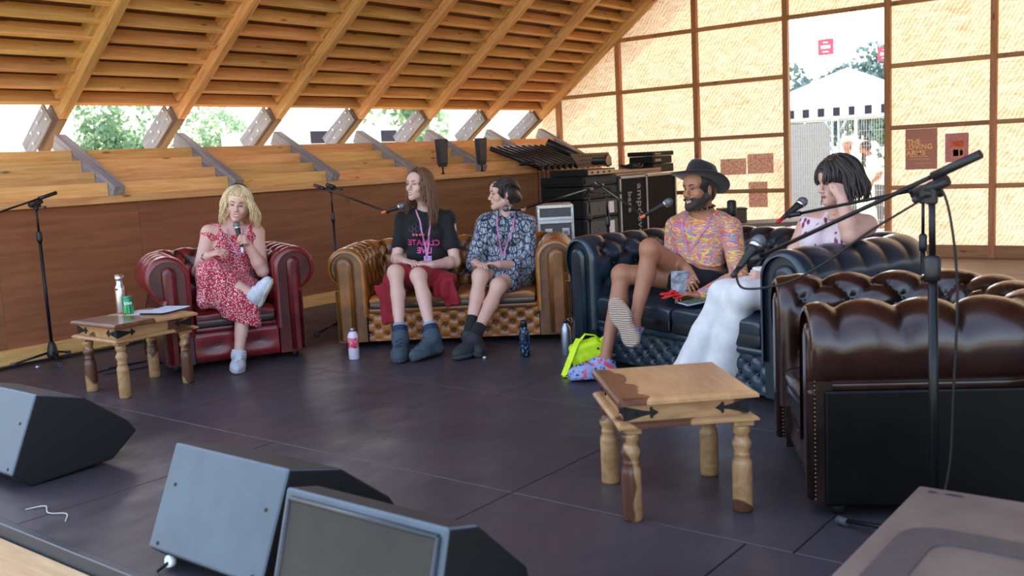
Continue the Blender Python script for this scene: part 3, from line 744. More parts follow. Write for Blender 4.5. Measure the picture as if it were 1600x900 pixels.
class Person:
    def __init__(s, name, label, O, F, J, face, up, skin, sc=1.0, bulk=1.0, fem=True, group=None):
        F = V3((F[0], F[1], 0)).normalized(); s.rz = math.atan2(F.x, -F.y)
        s.root = thing(name, label, 'person', (O[0], O[1], 0), s.rz, group)
        s.J = {k: np.array(v, float) for k, v in J.items()}; s.skin = skin; s.sc = sc; s.bulk = bulk; s.fem = fem
        s.f = nrm(face); s.u = nrm(np.asarray(up, float) - s.f * (s.f @ np.asarray(up, float))); s.l = np.cross(s.u, s.f)
        j = s.J; s.hip = (j['hipR'] + j['hipL']) / 2; s.T = nrm(j['neck'] - s.hip); s.A = nrm(j['shL'] - j['shR']); s.N = nrm(np.cross(s.A, s.T) * -1)
        if s.N @ np.array([0, -1, 0]) < 0: s.N = -s.N
    def hp(s, a, b, c): return s.J['head'] + (s.f * a + s.l * b + s.u * c) * s.sc
    def B(s): return np.stack([s.f, s.l, s.u])
    def tp(s, h, a, n):
        """torso point: h 0 hip .. 1 neck, a to the left, n to the front"""
        return lerp(s.hip, s.J['neck'], h) + s.A * a + s.N * n
    def torso(s, S, inf=0., k=.05, w=1.0):
        b = s.bulk * w; j = s.J
        S.cone(j['hipR'], j['hipL'], .105 * b + inf, .105 * b + inf, k)
        S.cone(s.tp(.02, -.05, -.02), s.tp(.02, .05, -.02), .115 * b + inf, .115 * b + inf, k)
        S.cone(s.tp(.32, -.055, .01), s.tp(.32, .055, .01), .098 * b + inf, .098 * b + inf, k)
        S.cone(s.tp(.62, -.075, .0), s.tp(.62, .075, .0), .100 * b + inf, .100 * b + inf, k)
        S.cone(s.tp(.82, -.085, -.01), s.tp(.82, .085, -.01), .078 * b + inf, .078 * b + inf, k)
        S.cone(j['shR'], j['shL'], .052 * b + inf, .052 * b + inf, k)
        S.cone(s.tp(.95, 0, -.015), j['neck'], .062 + inf, .058 + inf, k)
        if s.fem:
            for a in (-1, 1): S.ball(s.tp(.62, a * .075 * b, .085), .058 * b + inf, .04)
        else:
            for a in (-1, 1): S.ball(s.tp(.74, a * .075, .062), A3(.07, .05, .05) + inf, .04, B=np.stack([s.A, s.N, s.T]))
    def arm(s, S, side, inf=0., upto=2., r=1.0, k=.025):
        j = s.J; a, b, c = j['sh' + side], j['el' + side], j['wr' + side]; r = r * s.bulk ** .5
        if upto <= 1: S.cone(a, lerp(a, b, upto), .058 * r + inf, (.058 - .014 * upto) * r + inf, k); return
        S.cone(a, b, .056 * r + inf, .041 * r + inf, k)
        S.chain([b, lerp(b, c, .3), lerp(b, c, min(1., upto - 1))], [.040 * r + inf, .043 * r + inf, (.043 - .0145 * min(1., upto - 1)) * r + inf], k)
    def leg(s, S, side, inf=0., upto=2., r=1.0, k=.03):
        j = s.J; a, b, c = j['hip' + side], j['kn' + side], j['an' + side]; r = r * s.bulk ** .5
        if upto <= 1: S.cone(a, lerp(a, b, upto), .092 * r + inf, (.092 - .036 * upto) * r + inf, k); return
        S.cone(a, b, .092 * r + inf, .057 * r + inf, k); S.ball(b, .058 * r + inf, k)
        e = min(1., upto - 1); back = nrm(np.cross(np.cross(b - a, c - b), c - b)); back = back if back @ (a - b) > 0 else -back
        if not np.isfinite(back).all() or np.linalg.norm(back) < .5: back = A3(0, 1, 0)
        S.cone(b, lerp(b, c, e), .050 * r + inf, (.050 - .017 * e) * r + inf, k)
        if e > .3: S.chain([lerp(b, c, .12) + back * .012, lerp(b, c, .32) + back * .022, lerp(b, c, min(.62, e)) + back * .006], [.040 * r + inf, .047 * r + inf, .034 * r + inf], .03)
    def foot(s, S, side, inf=0., k=.02):
        j = s.J; a, t = j['an' + side], j['toe' + side]; sh = nrm(a - j['kn' + side]); d = nrm(t - a)
        heel = j['heel' + side] if 'heel' + side in j else a + sh * .045 - d * .02
        d = nrm(t - heel); up = j.get('up' + side, -sh); up = nrm(up - d * (d @ up))
        S.cone(a, heel, .034 + inf, .032 + inf, k); S.cone(a, lerp(heel, t, .62) + up * .012, .034 + inf, .034 + inf, k); S.cone(heel, lerp(heel, t, .68), .030 + inf, .036 + inf, k); S.cone(lerp(heel, t, .68), lerp(heel, t, .96), .036 + inf, .024 + inf, k)
        if inf > 0:
            sd = np.cross(up, d)
            for x in (-1, 1): S.cone(lerp(heel, t, .60) + sd * x * .014, lerp(heel, t, .84) + sd * x * .010, .026 + inf, .022 + inf, k)
    def head(s, S):
        h = s.hp; B = s.B(); m = s.sc; fm = .96 if s.fem else 1.04
        S.ball(h(-.012, 0, .035), A3(.096, .075, .083) * m, .02, B=B)
        S.ball(h(.020, 0, -.048), A3(.066, .057 * fm, .070) * m, .03, B=B)
        for a in (-1, 1):
            S.cone(h(-.015, a * .049, -.052), h(.066, a * .013, -.098), .022 * m * fm, .018 * m * fm, .02)
            S.ball(h(.056, a * .040, -.030), .026 * m, .02)
            S.cone(h(.078, a * .012, .020), h(.064, a * .046, .020), .013 * m, .012 * m, .012)
        S.ball(h(.050, 0, .045), A3(.045, .058, .048) * m, .03, B=B)
        S.ball(h(.068, 0, -.068), A3(.028, .030, .024) * m, .02, B=B)
        S.ball(h(.076, 0, -.103), .019 * m * fm, .02)
        for a in (-1, 1): S.ball(h(.102, a * .032, -.001), A3(.018, .019, .013) * m, .012, 's', B=B)
        S.cone(h(.084, 0, .012), h(.108, 0, -.034), .0085 * m, .0115 * m * fm, .010)
        for a in (-1, 1):
            S.ball(h(.096, a * .012, -.040), .0085 * m * fm, .008)
            S.ball(h(-.010, a * .079, -.012), A3(.019, .0085, .031) * m, .006, B=np.stack([nrm(s.f + .35 * a * s.l), nrm(s.l - .35 * a * s.f), s.u]))
            S.ball(h(-.004, a * .087, -.010), A3(.009, .006, .016) * m, .004, 's', B=B)
        S.ball(h(.090, 0, -.073), A3(.012, .024, .0035) * m, .006, 's', B=B)
        S.cone(h(-.024, 0, -.06), s.J['neck'] + s.N * .0, .052 * m * fm, .056 * fm, .03)
    def add(s, S, name, mat, label=None):
        o = put(name, S.skin(name) if isinstance(S, Sdf) else S, mat, s.root)
        if label: o['label'] = label
        return o
    def face(s, M, iris, lip, brow, smile=1., teeth=True, look=(0, 0), sq=.5, browdy=0.):
        """eyes, brows, lips and teeth laid on the skin"""
        m = s.sc; R = Matrix((s.f, s.l, s.u)).transposed().to_4x4()
        bd = [c for c in s.root.children if c.name.split('.')[0] == 'body'][0].data
        bv = BVHTree.FromPolygons([v.co[:] for v in bd.vertices], [tuple(p.vertices) for p in bd.polygons])
        def pf(l, u, off):
            r = bv.ray_cast(V3(s.hp(.30, l, u)), V3(-s.f)); return (np.array(r[0]) if r[0] else s.hp(.08, l, u)) + s.f * off
        for a in (-1, 1):
            mb = MB(); c = pf(a * .0315, -.001, -.0068 * m); mb.sphere(c, (.0098 * m, .0135 * m, .0115 * m * sq), 12, 8, R)
            mb.mi = 1; mb.sphere(c + (s.f * .0058 + s.l * look[0] + s.u * look[1]) * m, (.0046 * m, .0062 * m, .0068 * m * min(1, sq * 1.5)), 10, 6, R)
            mb.mi = 2; mb.tube([pf(a * .0315 + q * .0155, .010 * sq * (1 - q * q) + .0005, .0022 * (1.4 - abs(q))) for q in np.linspace(-1, 1, 9)], [m * v for v in (.0006, .0014, .0018, .0020, .0020, .0020, .0018, .0014, .0006)], 5)
            mb.tube([pf(a * .0315 + q * .0145, -.008 * sq * (1 - q * q) - .002, .0010) for q in np.linspace(-1, 1, 7)], .0009 * m, 4)
            s.add(mb.mesh('eye'), 'eye', [M['eye'], iris, M['lash']])
            mb = MB(); mb.tube([pf(a * (.015 + .034 * q), .0205 + browdy + .0075 * math.sin(q * 2.7), .0012) for q in np.linspace(0, 1, 8)], [m * x for x in (.0024, .0034, .0036, .0034, .0032, .0026, .0020, .0008)], 6)
            s.add(mb.mesh('eyebrow'), 'eyebrow', brow)
        q = np.linspace(-1, 1, 11); w = .021 + .007 * smile; u0 = -.0655
        ut = lambda x: u0 + .0055 * smile * x * x - .0012 * math.exp(-(x / .18) ** 2); ul = lambda x: u0 - .0045 - (.0125 if teeth else .004) * (1 - x * x) * max(.45, smile) + .0055 * smile * x * x
        if teeth:
            mb = MB(); n = 5; mb.grid([[pf(x * w, ut(x) * (1 - k / n) + ul(x) * k / n, .0012) for x in q] for k in range(n + 1)]); s.add(mb.mesh('teeth'), 'teeth', M['teeth'])
        mb = MB(); rr = [m * v for v in (.0010, .0020, .0026, .0030, .0032, .0030, .0032, .0030, .0026, .0020, .0010)]
        mb.tube([pf(x * w, ut(x) + .0012, .0012) for x in q], rr, 6)
        mb.tube([pf(x * w * .97, ul(x) - .0014, .0014) for x in q], [v * 1.25 for v in rr], 6)
        s.add(mb.mesh('lips'), 'lips', lip)
    def scalp(s, az, po, off=0.):
        """point on the scalp; az 0 = front, + = left; po 0 = crown"""
        c = s.hp(-.012, 0, .030); a, p = math.radians(az), math.radians(po)
        return c + (s.f * (.101 + off) * math.cos(a) * math.sin(p) + s.l * (.080 + off) * math.sin(a) * math.sin(p) + s.u * (.090 + off) * math.cos(p)) * s.sc
def strands(mb, paths, r0=.006, r1=.0015, n=5):
    for P in paths:
        k = len(P); mb.tube(P, [r0 * (.55 + .45 * math.sin(PI * min(1, i / (k * .4) + .1) / 2)) * (1 - (i / (k - 1)) ** 2.2) + r1 for i in range(k)], n)
# ---------------------------------------------------------------- materials for people
def skin(name, c, warm):
    t = NT(name); n = t.noise(t.coord('Object', rnd=False), 9, 4, .6); n2 = t.noise(t.coord('Object', rnd=False), 120, 2)
    t.set(Base_Color=t.mix(t.math('MULTIPLY', n, .55), c, warm), Roughness=.48, Subsurface_Weight=.12, Subsurface_Radius=(.012, .005, .003), Subsurface_Scale=.6)
    t.bump(n2, .05, .001); return t.m
SK_fair = skin('skin_fair', rgb(222, 178, 160), rgb(204, 142, 124)); SK_pale = skin('skin_pale', rgb(220, 180, 162), rgb(206, 150, 132))
SK_tan = skin('skin_tan', rgb(178, 122, 92), rgb(158, 98, 70)); SK_pale2 = skin('skin_pale_warm', rgb(222, 178, 158), rgb(202, 142, 122))
FM = dict(eye=plain('shaded_eye_white', rgb(196, 188, 182), .3), lash=plain('lash', rgb(40, 26, 22), .6), teeth=plain('teeth', rgb(236, 230, 220), .25, var=.01))  # eye whites darkened: shading put into their colour
IR_blue = plain('iris_blue', rgb(70, 92, 110), .2); IR_brown = plain('iris_brown', rgb(46, 28, 20), .2)
LIP_rose = plain('lip_rose', rgb(186, 96, 92), .4); LIP_red = plain('lip_dark_rose', rgb(172, 74, 78), .35); LIP_man = plain('lip_brown', rgb(150, 86, 74), .45)
def hairmat(name, c1, c2, rough=.42):
    t = NT(name); n = t.noise(t.coord('Object', (60, 60, 9), False), 3, 4, .6)
    t.set(Base_Color=t.ramp(n, [(.3, c1), (.7, c2)]), Roughness=rough, Sheen_Weight=.15); t.bump(n, .4, .004); return t.m
H_blonde = hairmat('hair_blonde', rgb(196, 158, 104), rgb(244, 222, 178)); H_brown = hairmat('hair_brown', rgb(70, 42, 28), rgb(140, 92, 58))
H_dark = hairmat('hair_dark_brown', rgb(26, 17, 16), rgb(58, 38, 32)); H_black = hairmat('hair_black_brown', rgb(18, 11, 11), rgb(52, 32, 28)); H_beard = hairmat('beard_dark', rgb(26, 18, 15), rgb(58, 42, 34), .6)
def cloth(name, col=None, rough=.8, bump=.15):
    t = NT(name); w = t.noise(t.coord('Object', rnd=False), 220, 2)
    t.set(Roughness=rough, Sheen_Weight=.1); t.bump(w, bump, .001)
    if col: n = t.noise(t.coord('Object', rnd=False), 14, 3); t.set(Base_Color=t.ramp(n, [(.3, tuple(x * .9 for x in col)), (.7, tuple(min(1, x * 1.08) for x in col))]))
    return t
C_black = cloth('black_cotton', rgb(11, 11, 12)).m; C_red = cloth('crimson_skirt_cloth', rgb(150, 16, 34), .75).m; C_white = cloth('white_trouser_cloth', rgb(226, 222, 218), .85).m
t = cloth('red_floral_cloth'); v = t.n('TexVoronoi', feature='SMOOTH_F1'); t.l(t.coord('Object', rnd=False), v.inputs['Vector']); v.inputs['Scale'].default_value = 96; v.inputs['Smoothness'].default_value = .15
nz = t.noise(t.coord('Object', rnd=False), 130, 3, .6)
m = t.math('ADD', v.outputs['Distance'], t.math('MULTIPLY', nz, .42))
t.set(Base_Color=t.mix(t.ramp(m, [(.56, (1, 1, 1)), (.62, (0, 0, 0))]), rgb(178, 34, 58), rgb(240, 208, 206))); C_floral = t.m
t = cloth('leaf_line_cloth'); v = t.n('TexVoronoi', feature='DISTANCE_TO_EDGE'); t.l(t.coord('Object', (1, 1, .7), False, (0, .6, .3)), v.inputs['Vector']); v.inputs['Scale'].default_value = 21
v2 = t.n('TexVoronoi', feature='DISTANCE_TO_EDGE'); t.l(t.coord('Object', (1.6, 1, .55), False, (.4, -.8, .2)), v2.inputs['Vector']); v2.inputs['Scale'].default_value = 30
e = t.math('MINIMUM', v.outputs['Distance'], t.math('MULTIPLY', v2.outputs['Distance'], 1.1))
t.set(Base_Color=t.ramp(e, [(.045, rgb(30, 32, 48)), (.075, rgb(150, 156, 170)), (.3, rgb(176, 180, 192))])); C_leaf = t.m
t = cloth('swirl_print_cloth', rough=.55); co = t.coord('Object', (.8, .8, 2.6), False, (0, .2, .3)); wpn = t.n('TexNoise'); t.l(co, wpn.inputs['Vector']); wpn.inputs['Scale'].default_value = 5.5; wpn.inputs['Detail'].default_value = 2.5; wpn.inputs['Distortion'].default_value = 1.6
fr_ = t.math('FRACT', t.math('MULTIPLY', wpn.outputs[0], 7.0))
t.set(Base_Color=t.ramp(fr_, [(0, rgb(222, 80, 130)), (.14, rgb(236, 120, 90)), (.26, rgb(240, 196, 60)), (.40, rgb(226, 206, 90)), (.50, rgb(206, 110, 150)), (.62, rgb(150, 92, 176)), (.72, rgb(120, 160, 190)), (.82, rgb(150, 180, 90)), (.92, rgb(232, 96, 110)), (1, rgb(222, 80, 130))])); C_swirl = t.m
t = cloth('sprig_print_cloth'); v = t.n('TexVoronoi'); t.l(t.coord('Object', (1.3, 1.3, .5), False), v.inputs['Vector']); v.inputs['Scale'].default_value = 22
t.set(Base_Color=t.ramp(v.outputs['Distance'], [(.16, rgb(120, 50, 96)), (.24, rgb(170, 90, 110)), (.30, rgb(228, 206, 208))])); C_sprig = t.m
t = cloth('lanyard_ribbon', rough=.5); n = t.noise(t.coord('Object', (30, 30, 60), False), 2, 2)
t.set(Base_Color=t.ramp(n, [(.40, rgb(206, 112, 150)), (.52, rgb(170, 140, 200)), (.60, rgb(214, 120, 120))])); C_lan = t.m
C_pink = cloth('pink_print', rgb(214, 70, 150), .6).m
C_sock_b = cloth('black_sock', rgb(16, 16, 18)).m; C_sock_g = cloth('grey_sock', rgb(150, 156, 172)).m
SH_white = plain('pale_sneaker', rgb(196, 198, 206), .6); SH_sole = plain('cream_sole', rgb(206, 202, 186), .55); SH_boot = plain('boot_suede', rgb(64, 78, 88), .8, var=.15, scale=40); SH_bootb = plain('boot_navy', rgb(24, 44, 72), .7, var=.2, scale=60)
SH_dark = plain('dark_shoe', rgb(44, 46, 50), .7); SH_dsole = plain('dark_sole', rgb(70, 74, 78), .7); SH_lace = plain('lace_white', rgb(220, 224, 232), .7)
t = NT('clog_rubber'); v = t.n('TexVoronoi'); t.l(t.coord('Object', rnd=False), v.inputs['Vector']); v.inputs['Scale'].default_value = 40
nz = t.noise(t.coord('Object', rnd=False), 16, 2)
t.set(Base_Color=t.mix(t.ramp(nz, [(.56, (0, 0, 0)), (.62, (1, 1, 1))]), t.ramp(v.outputs['Distance'], [(.2, rgb(40, 46, 90)), (.45, rgb(150, 160, 200))]), rgb(226, 70, 90)), Roughness=.5); SH_clog = t.m
t = NT('ridged_sole'); wv = t.n('TexWave', bands_direction='Z'); t.l(t.coord('Object', rnd=False), wv.inputs['Vector']); wv.inputs['Scale'].default_value = 24; wv.inputs['Distortion'].default_value = 6.0; wv.inputs['Detail Scale'].default_value = .6
t.set(Base_Color=t.ramp(wv.outputs[0], [(.2, rgb(150, 124, 104)), (.6, rgb(206, 180, 160))]), Roughness=.7); t.bump(wv.outputs[0], .6, .006); SH_ridge = t.m

def box_of(pts, pad=.16):
    P = np.array(pts); return P.min(0) - pad, P.max(0) + pad
def body(p, hands, feet=True):
    j = p.J; lo, hi = box_of([v for k, v in j.items() if k[:2] != 'up'], .15); S = Sdf(lo, hi, .0046)
    p.torso(S)
    for s in 'RL': p.arm(S, s); p.leg(S, s)
    for s in 'RL': p.foot(S, s)
    p.head(S)
    for h in hands: hand(S, *h[:4], **h[4])
    return p.add(S, 'body', p.skin)
def garment(p, pts, pad=.2, h=.006): lo, hi = box_of(pts, pad); return Sdf(lo, hi, h)
def shoe(p, side, mat, smat, inf=.010, collar=.05, solet=.022, name='shoe', chunky=.006, patch=None):
    j = p.J; a, k = j['an' + side], j['kn' + side]; heel, toe = j['heel' + side], j['toe' + side]; d = nrm(toe - heel); up0 = j.get('up' + side, -nrm(a - k)); up = nrm(up0 - d * (d @ up0)); sole = heel - up * .043
    S = garment(p, [a, heel, toe], .14, .005); p.foot(S, side, inf, .03); sh = nrm(k - a); S.cone(a - sh * .01, a + sh * (collar + .02), .043 + inf, .041 + inf, .03); S.cut(a + sh * collar, sh); S.cut(sole + up * solet * .6, -up)
    o = p.add(S, name, mat)
    S = garment(p, [a, heel, toe], .14, .005); p.foot(S, side, inf + chunky, .03); S.cut(sole + up * solet, up); S.cut(sole, -up)
    q = put('sole', S.skin('sole'), smat, o)
    return o, dict(up=up, d=d, sole=sole, side=np.cross(up, d))
def laces(p, o, side, g, n, mat, w=.022):
    a = p.J['an' + side]; heel, toe = p.J['heel' + side], p.J['toe' + side]; mb = MB()
    bv = BVHTree.FromPolygons([v.co[:] for v in o.data.vertices], [tuple(f.vertices) for f in o.data.polygons])
    for i in range(n):
        c = lerp(lerp(heel, toe, .42), lerp(heel, toe, .74), i / (n - 1)); pts = []
        for x in np.linspace(-w, w, 6):
            h = bv.ray_cast(V3(c + g['side'] * x + g['up'] * .25 + g['d'] * (.006 if i % 2 else -.006) * x / w), V3(-g['up']))
            if h[0]: pts.append(h[0] + V3(g['up']) * .002)
        if len(pts) > 2: mb.tube(pts, .0032, 5)
    put('laces', mb.mesh('laces'), mat, o)
def bvh_of(objs):
    V, F = [], []
    for o in objs:
        n = len(V); V += [v.co[:] for v in o.data.vertices]; F += [tuple(i + n for i in f.vertices) for f in o.data.polygons]
    return BVHTree.FromPolygons(V, F)
def drape(p, bv, pts, off=.006):
    out = []
    for h, a in pts:
        r = bv.ray_cast(V3(p.tp(h, a, .45)), V3(-p.N))
        out.append(np.array(r[0]) + p.N * off if r[0] else p.tp(h, a, .1))
    return out
def ribbon(p, bv, paths, mat, w=.011, name='lanyard'):
    mb = MB()
    for pa in paths:
        P = []
        for a, b in zip(pa[:-1], pa[1:]): P += [tuple(lerp(a, b, q)) for q in np.linspace(0, 1, 9)[:-1]]
        P.append(pa[-1]); D = drape(p, bv, P)
        L, R = [], []
        for i, d in enumerate(D):
            tn = nrm(D[min(i + 1, len(D) - 1)] - D[max(i - 1, 0)]); sd = nrm(np.cross(tn, p.N)); L.append(d - sd * w / 2); R.append(d + sd * w / 2)
        mb.rings([[l, r, r + p.N * .0016, l + p.N * .0016] for l, r in zip(L, R)], True, True, True, False)
    return p.add(mb.mesh(name), name, mat)
def scalp_cap(p, off, front=(.040, .075), low=-.06, extra=None, h=.005, k=.012):
    """close-fitting base of the hair: skull shell without the face"""
    c = p.J['head']; S = Sdf(c - .26, c + .26, h); B = p.B()
    S.ball(p.hp(-.012, 0, .034), (A3(.098, .077, .085) + off) * p.sc, .01, B=B)
    S.ball(p.hp(-.040, 0, -.020), (A3(.070, .070, .070) + off) * p.sc, .03, B=B)
    if extra: extra(S)
    S.ball(p.hp(.115, 0, -.040), A3(.080, .062, front[1] + .030) * p.sc, k, 's', B=B)
    return S

# ================================================================ 1: blonde woman in the red armchair
w1 = Person('person', 'blonde woman in a red floral dress speaking into a handheld microphone, legs crossed', (4.241, 5.911), (-.424, -.905), dict(
    head=(.134, .25, 1.145), neck=(.10, .30, .985), shR=(-.078, .29, .955), shL=(.262, .275, .930), elR=(-.195, .20, .685), wrR=(-.155, -.02, .815), elL=(.245, .10, .655), wrL=(.150, .085, .868),
    hipR=(-.06, .34, .535), hipL=(.14, .34, .535), knR=(-.150, -.05, .695), anR=(.110, -.17, .515), heelR=(.140, -.155, .470), toeR=(.205, -.245, .625), knL=(.06, -.09, .48), anL=(-.028, -.15, .10), heelL=(-.018, -.12, .045), toeL=(-.088, -.345, .038)),
    (-.262, -.964, .02), (.20, .05, .98), SK_fair, 1.0, 1.10)
body(w1, [((-.155, -.02, .815), (.85, -.35, .28), (.1, .45, -.9), (.3, .8, .4), dict(curl=((20, 30, 20), (30, 40, 25), (38, 45, 25), (45, 45, 30)), sc=.88)),
          ((.150, .085, .868), (-.35, -.75, .45), (-.75, .25, -.1), (-.2, -.1, 1), dict(curl=(62, 78, 48), sc=.88, thumb=(25, 15), spread=1))])
j = w1.J; S = garment(w1, [j['shR'], j['shL'], w1.hip, j['knR'], j['knL'], (-.26, -.05, .43), (.12, -.12, .24)], .2)
w1.torso(S, .013, w=1.0)
S.cut(w1.tp(.90, 0, 0), w1.T)
S.cone(w1.tp(1.05, 0, .16), w1.tp(.66, 0, .19), .085, .012, .01, 's'); S.ball(w1.tp(1.0, 0, -.02), A3(.12, .075, .10), .01, 's')
for s_, a in (('R', -1), ('L', 1)):
    S.ball(j['sh' + s_] - w1.A * a * .01 + w1.T * .01 - A3(0, 0, .11), A3(.062, .085, .10), .01, 's')
    S.chain([w1.tp(.86, a * .105, .10), w1.tp(1.01, a * .115, .035), w1.tp(.99, a * .11, -.05)], [.020, .022, .022], .01)
    for q in range(9):
        c_ = lerp(w1.tp(.84, a * .13, .085), w1.tp(.93, a * .15, -.05), q / 8) + w1.T * .055 * math.sin(PI * q / 8)
        S.ball(c_ + w1.A * a * .022, A3(.034, .022, .022), .012)
S.cone(w1.hip, lerp(j['hipR'], j['knR'], .5), .135, .115, .05); S.cone(w1.hip, lerp(j['hipL'], j['knL'], .5), .135, .115, .05)
S.cone(lerp(j['hipR'], j['knR'], .4), lerp(j['hipR'], j['knR'], 1.0), .118, .088, .05); S.cone(j['knR'], lerp(j['knR'], j['anR'], .40), .088, .072, .04)
S.cone(lerp(j['hipL'], j['knL'], .4), j['knL'], .120, .10, .05)
S.cone(lerp(j['knR'], j['hipR'], .1), (-.215, -.035, .50), .080, .055, .05); S.cone((-.12, -.02, .62), (-.14, -.03, .50), .09, .07, .05)
S.cone(j['knL'], (.075, -.11, .30), .098, .090, .05); S.cone((-.02, -.06, .52), (-.03, -.08, .36), .095, .070, .05); S.cone((-.10, -.05, .60), (.02, -.09, .42), .09, .09, .05)
S.ripple(.0045, 5, 3)
S.cut(lerp(j['knR'], j['anR'], .44), nrm(j['anR'] - j['knR']) if False else (.9, -.3, -.9)) if False else None
S.cut((.0, -.1, .335), (-.34, .1, -1.))
dress = w1.add(S, 'dress', C_floral)
for s_ in 'RL':
    o, g = shoe(w1, s_, SH_white, SH_sole, .005, .035); laces(w1, o, s_, g, 5, SH_lace)
w1.face(FM, IR_blue, LIP_rose, H_brown, 1.0, True, (0, 0), .34)
S = scalp_cap(w1, .014, front=(.04, .060)); cap = None
rng = np.random.RandomState(4); mb = MB()
def wavy(P, amp, fr, rng):
    P = [np.array(x, float) for x in P]; ph = rng.uniform(0, 6, 2); n = len(P)
    for i in range(n):
        t = i / (n - 1); P[i] = P[i] + A3(math.sin(fr * t * 6 + ph[0]), math.cos(fr * t * 6 + ph[1]), .3 * math.sin(fr * t * 5 + ph[1])) * amp * t
    return P
def fall(p, rng, az0, az1, L, out=.02, wave=.012, fr=1.6, po1=78, drift=(0, 0, 0), fwd=0., n=15, flare=.0, po0=8):
    """one lock: from the parting down over the skull, then hanging"""
    az = rng.uniform(az0, az1); off = rng.uniform(.008, out); P = []
    for q in np.linspace(0, 1, 6): P.append(p.scalp(az * (.55 + .45 * q) if abs(az) < 120 else az, po0 + (po1 - po0) * q, off))
    rad = nrm(P[-1] - p.scalp(0, 0, -.09)); L = L * rng.uniform(.82, 1.08); a = P[-1]; dr = np.array(drift, float)
    for q in np.linspace(0, 1, n)[1:]: P.append(a + A3(0, 0, -1) * L * q + (rad * A3(1, 1, 0)) * (flare * math.sin(q * PI * .6)) + dr * q * q + p.f * fwd * q)
    return wavy(P, wave, fr, rng)
paths = []
for i in range(260):
    sg = rng.choice([-1, 1]); paths.append(fall(w1, rng, sg * 62, sg * 175, rng.uniform(.15, .21), .034, .013, 1.4, 82, flare=.036))
for i in range(60): paths.append(fall(w1, rng, -56, 56, .016, .022, .006, 1, 62, n=5))
for i in range(26):
    sg = rng.choice([-1, 1]); paths.append(fall(w1, rng, sg * 52, sg * 68, .19, .028, .022, 1.8, 76, flare=.036))
strands(mb, paths, .0046, .0008); put('hair_strands', mb.mesh('hair_strands'), H_blonde, w1.add(S, 'hair', H_blonde))
bv = bvh_of([dress, [c for c in w1.root.children if c.name.startswith('body')][0]])
ribbon(w1, bv, [[(1.0, -.055), (.85, -.045), (.56, .035)], [(1.0, .06), (.85, .055), (.56, .04)]], C_lan)
# wrist tattoo band
mb = MB(); a, b = j['elR'], j['wrR']; ax_ = nrm(b - a); u_ = nrm(np.cross(ax_, A3(0, 0, 1))); v_ = np.cross(ax_, u_)
for q in range(14):
    th = q * .45; c_ = lerp(a, b, .86 + .05 * math.sin(q * 2.1)) + (u_ * math.cos(th) + v_ * math.sin(th)) * .0335; mb.sphere(c_, (.007, .007, .007), 6, 4)
w1.add(mb.mesh('wrist_tattoo'), 'wrist_tattoo', plain('tattoo_ink', rgb(60, 66, 84), .5))

# ================================================================ 2: long-haired woman, black T-shirt
w2 = Person('person', 'long-haired woman in a black T-shirt and red skirt on the tan sofa', (5.493, 4.917), (-.82, -.572), dict(
    head=(-.235, .20, 1.222), neck=(-.195, .27, 1.035), shR=(-.375, .24, .965), shL=(-.025, .25, .945), elR=(-.440, .17, .655), wrR=(-.335, -.045, .655), elL=(.022, .12, .62), wrL=(-.130, -.07, .625),
    hipR=(-.31, .24, .505), hipL=(-.12, .24, .505), knR=(-.388, -.19, .590), anR=(-.345, -.42, .135), heelR=(-.345, -.40, .048), toeR=(-.325, -.655, .042), knL=(-.220, -.19, .560), anL=(-.110, -.43, .135), heelL=(-.085, -.42, .048), toeL=(-.225, -.62, .042)),
    (-.55, -.829, .10), (.10, .10, .98), SK_pale, 1.0, 1.0)
body(w2, [((-.335, -.045, .655), (.75, -.55, -.02), (.1, .1, -1), (0, .8, .3), dict(curl=(25, 40, 25), sc=.88)), ((-.130, -.07, .625), (-.85, -.12, .22), (-.1, .2, -1), (-.2, .9, .2), dict(curl=(22, 38, 25), sc=.88))])
j = w2.J; S = garment(w2, [j['shR'], j['shL'], w2.hip, j['elR'], j['elL']], .2); w2.torso(S, .014)
for s_ in 'RL':
    S.cone(j['sh' + s_] - w2.T * .008, lerp(j['sh' + s_], j['el' + s_], .62), .056, .060, .03)
S.ripple(.004, 5, 8); S.ball(w2.tp(1.06, 0, .03), A3(.075, .075, .075), .01, 's')
for s_ in 'RL': pass
tee = w2.add(S, 'tshirt', C_black)
S = garment(w2, [w2.hip, j['knR'], j['knL'], (-.60, 0, .18), (.05, -.05, .2)], .2)
for s_ in 'RL': S.cone(j['hip' + s_], lerp(j['hip' + s_], j['kn' + s_], .86), .110, .078, .04)
S.cone(w2.hip, lerp(lerp(j['hipR'], j['hipL'], .5), lerp(j['knR'], j['knL'], .5), .7), .12, .075, .05)
Bd = np.stack([nrm(A3(1, -.35, .0)), nrm(A3(.35, 1, .25)), nrm(np.cross(A3(1, -.35, 0), A3(.35, 1, .25)))])
S.ball((-.445, -.035, .50), A3(.075, .06, .09), .04); S.rbox((-.500, -.060, .345), A3(.062, .013, .155), .012, np.stack([nrm(A3(1, -.25, .18)), nrm(A3(.25, 1, 0)), nrm(np.cross(A3(1, -.25, .18), A3(.25, 1, 0)))]), .03); S.rbox((-.435, -.085, .40), A3(.050, .013, .105), .012, np.stack([nrm(A3(1, -.1, -.1)), nrm(A3(.1, 1, 0)), nrm(np.cross(A3(1, -.1, -.1), A3(.1, 1, 0)))]), .03)
S.ball((-.05, .02, .50), A3(.09, .08, .06), .04); S.rbox((-.015, -.062, .405), A3(.060, .013, .105), .012, np.stack([nrm(A3(1, .1, .25)), nrm(A3(-.1, 1, 0)), nrm(np.cross(A3(1, .1, .25), A3(-.1, 1, 0)))]), .03); S.rbox((-.075, -.066, .435), A3(.055, .013, .06), .012, None, .03)
S.ripple(.006, 5, 2); w2.add(S, 'skirt', C_red)
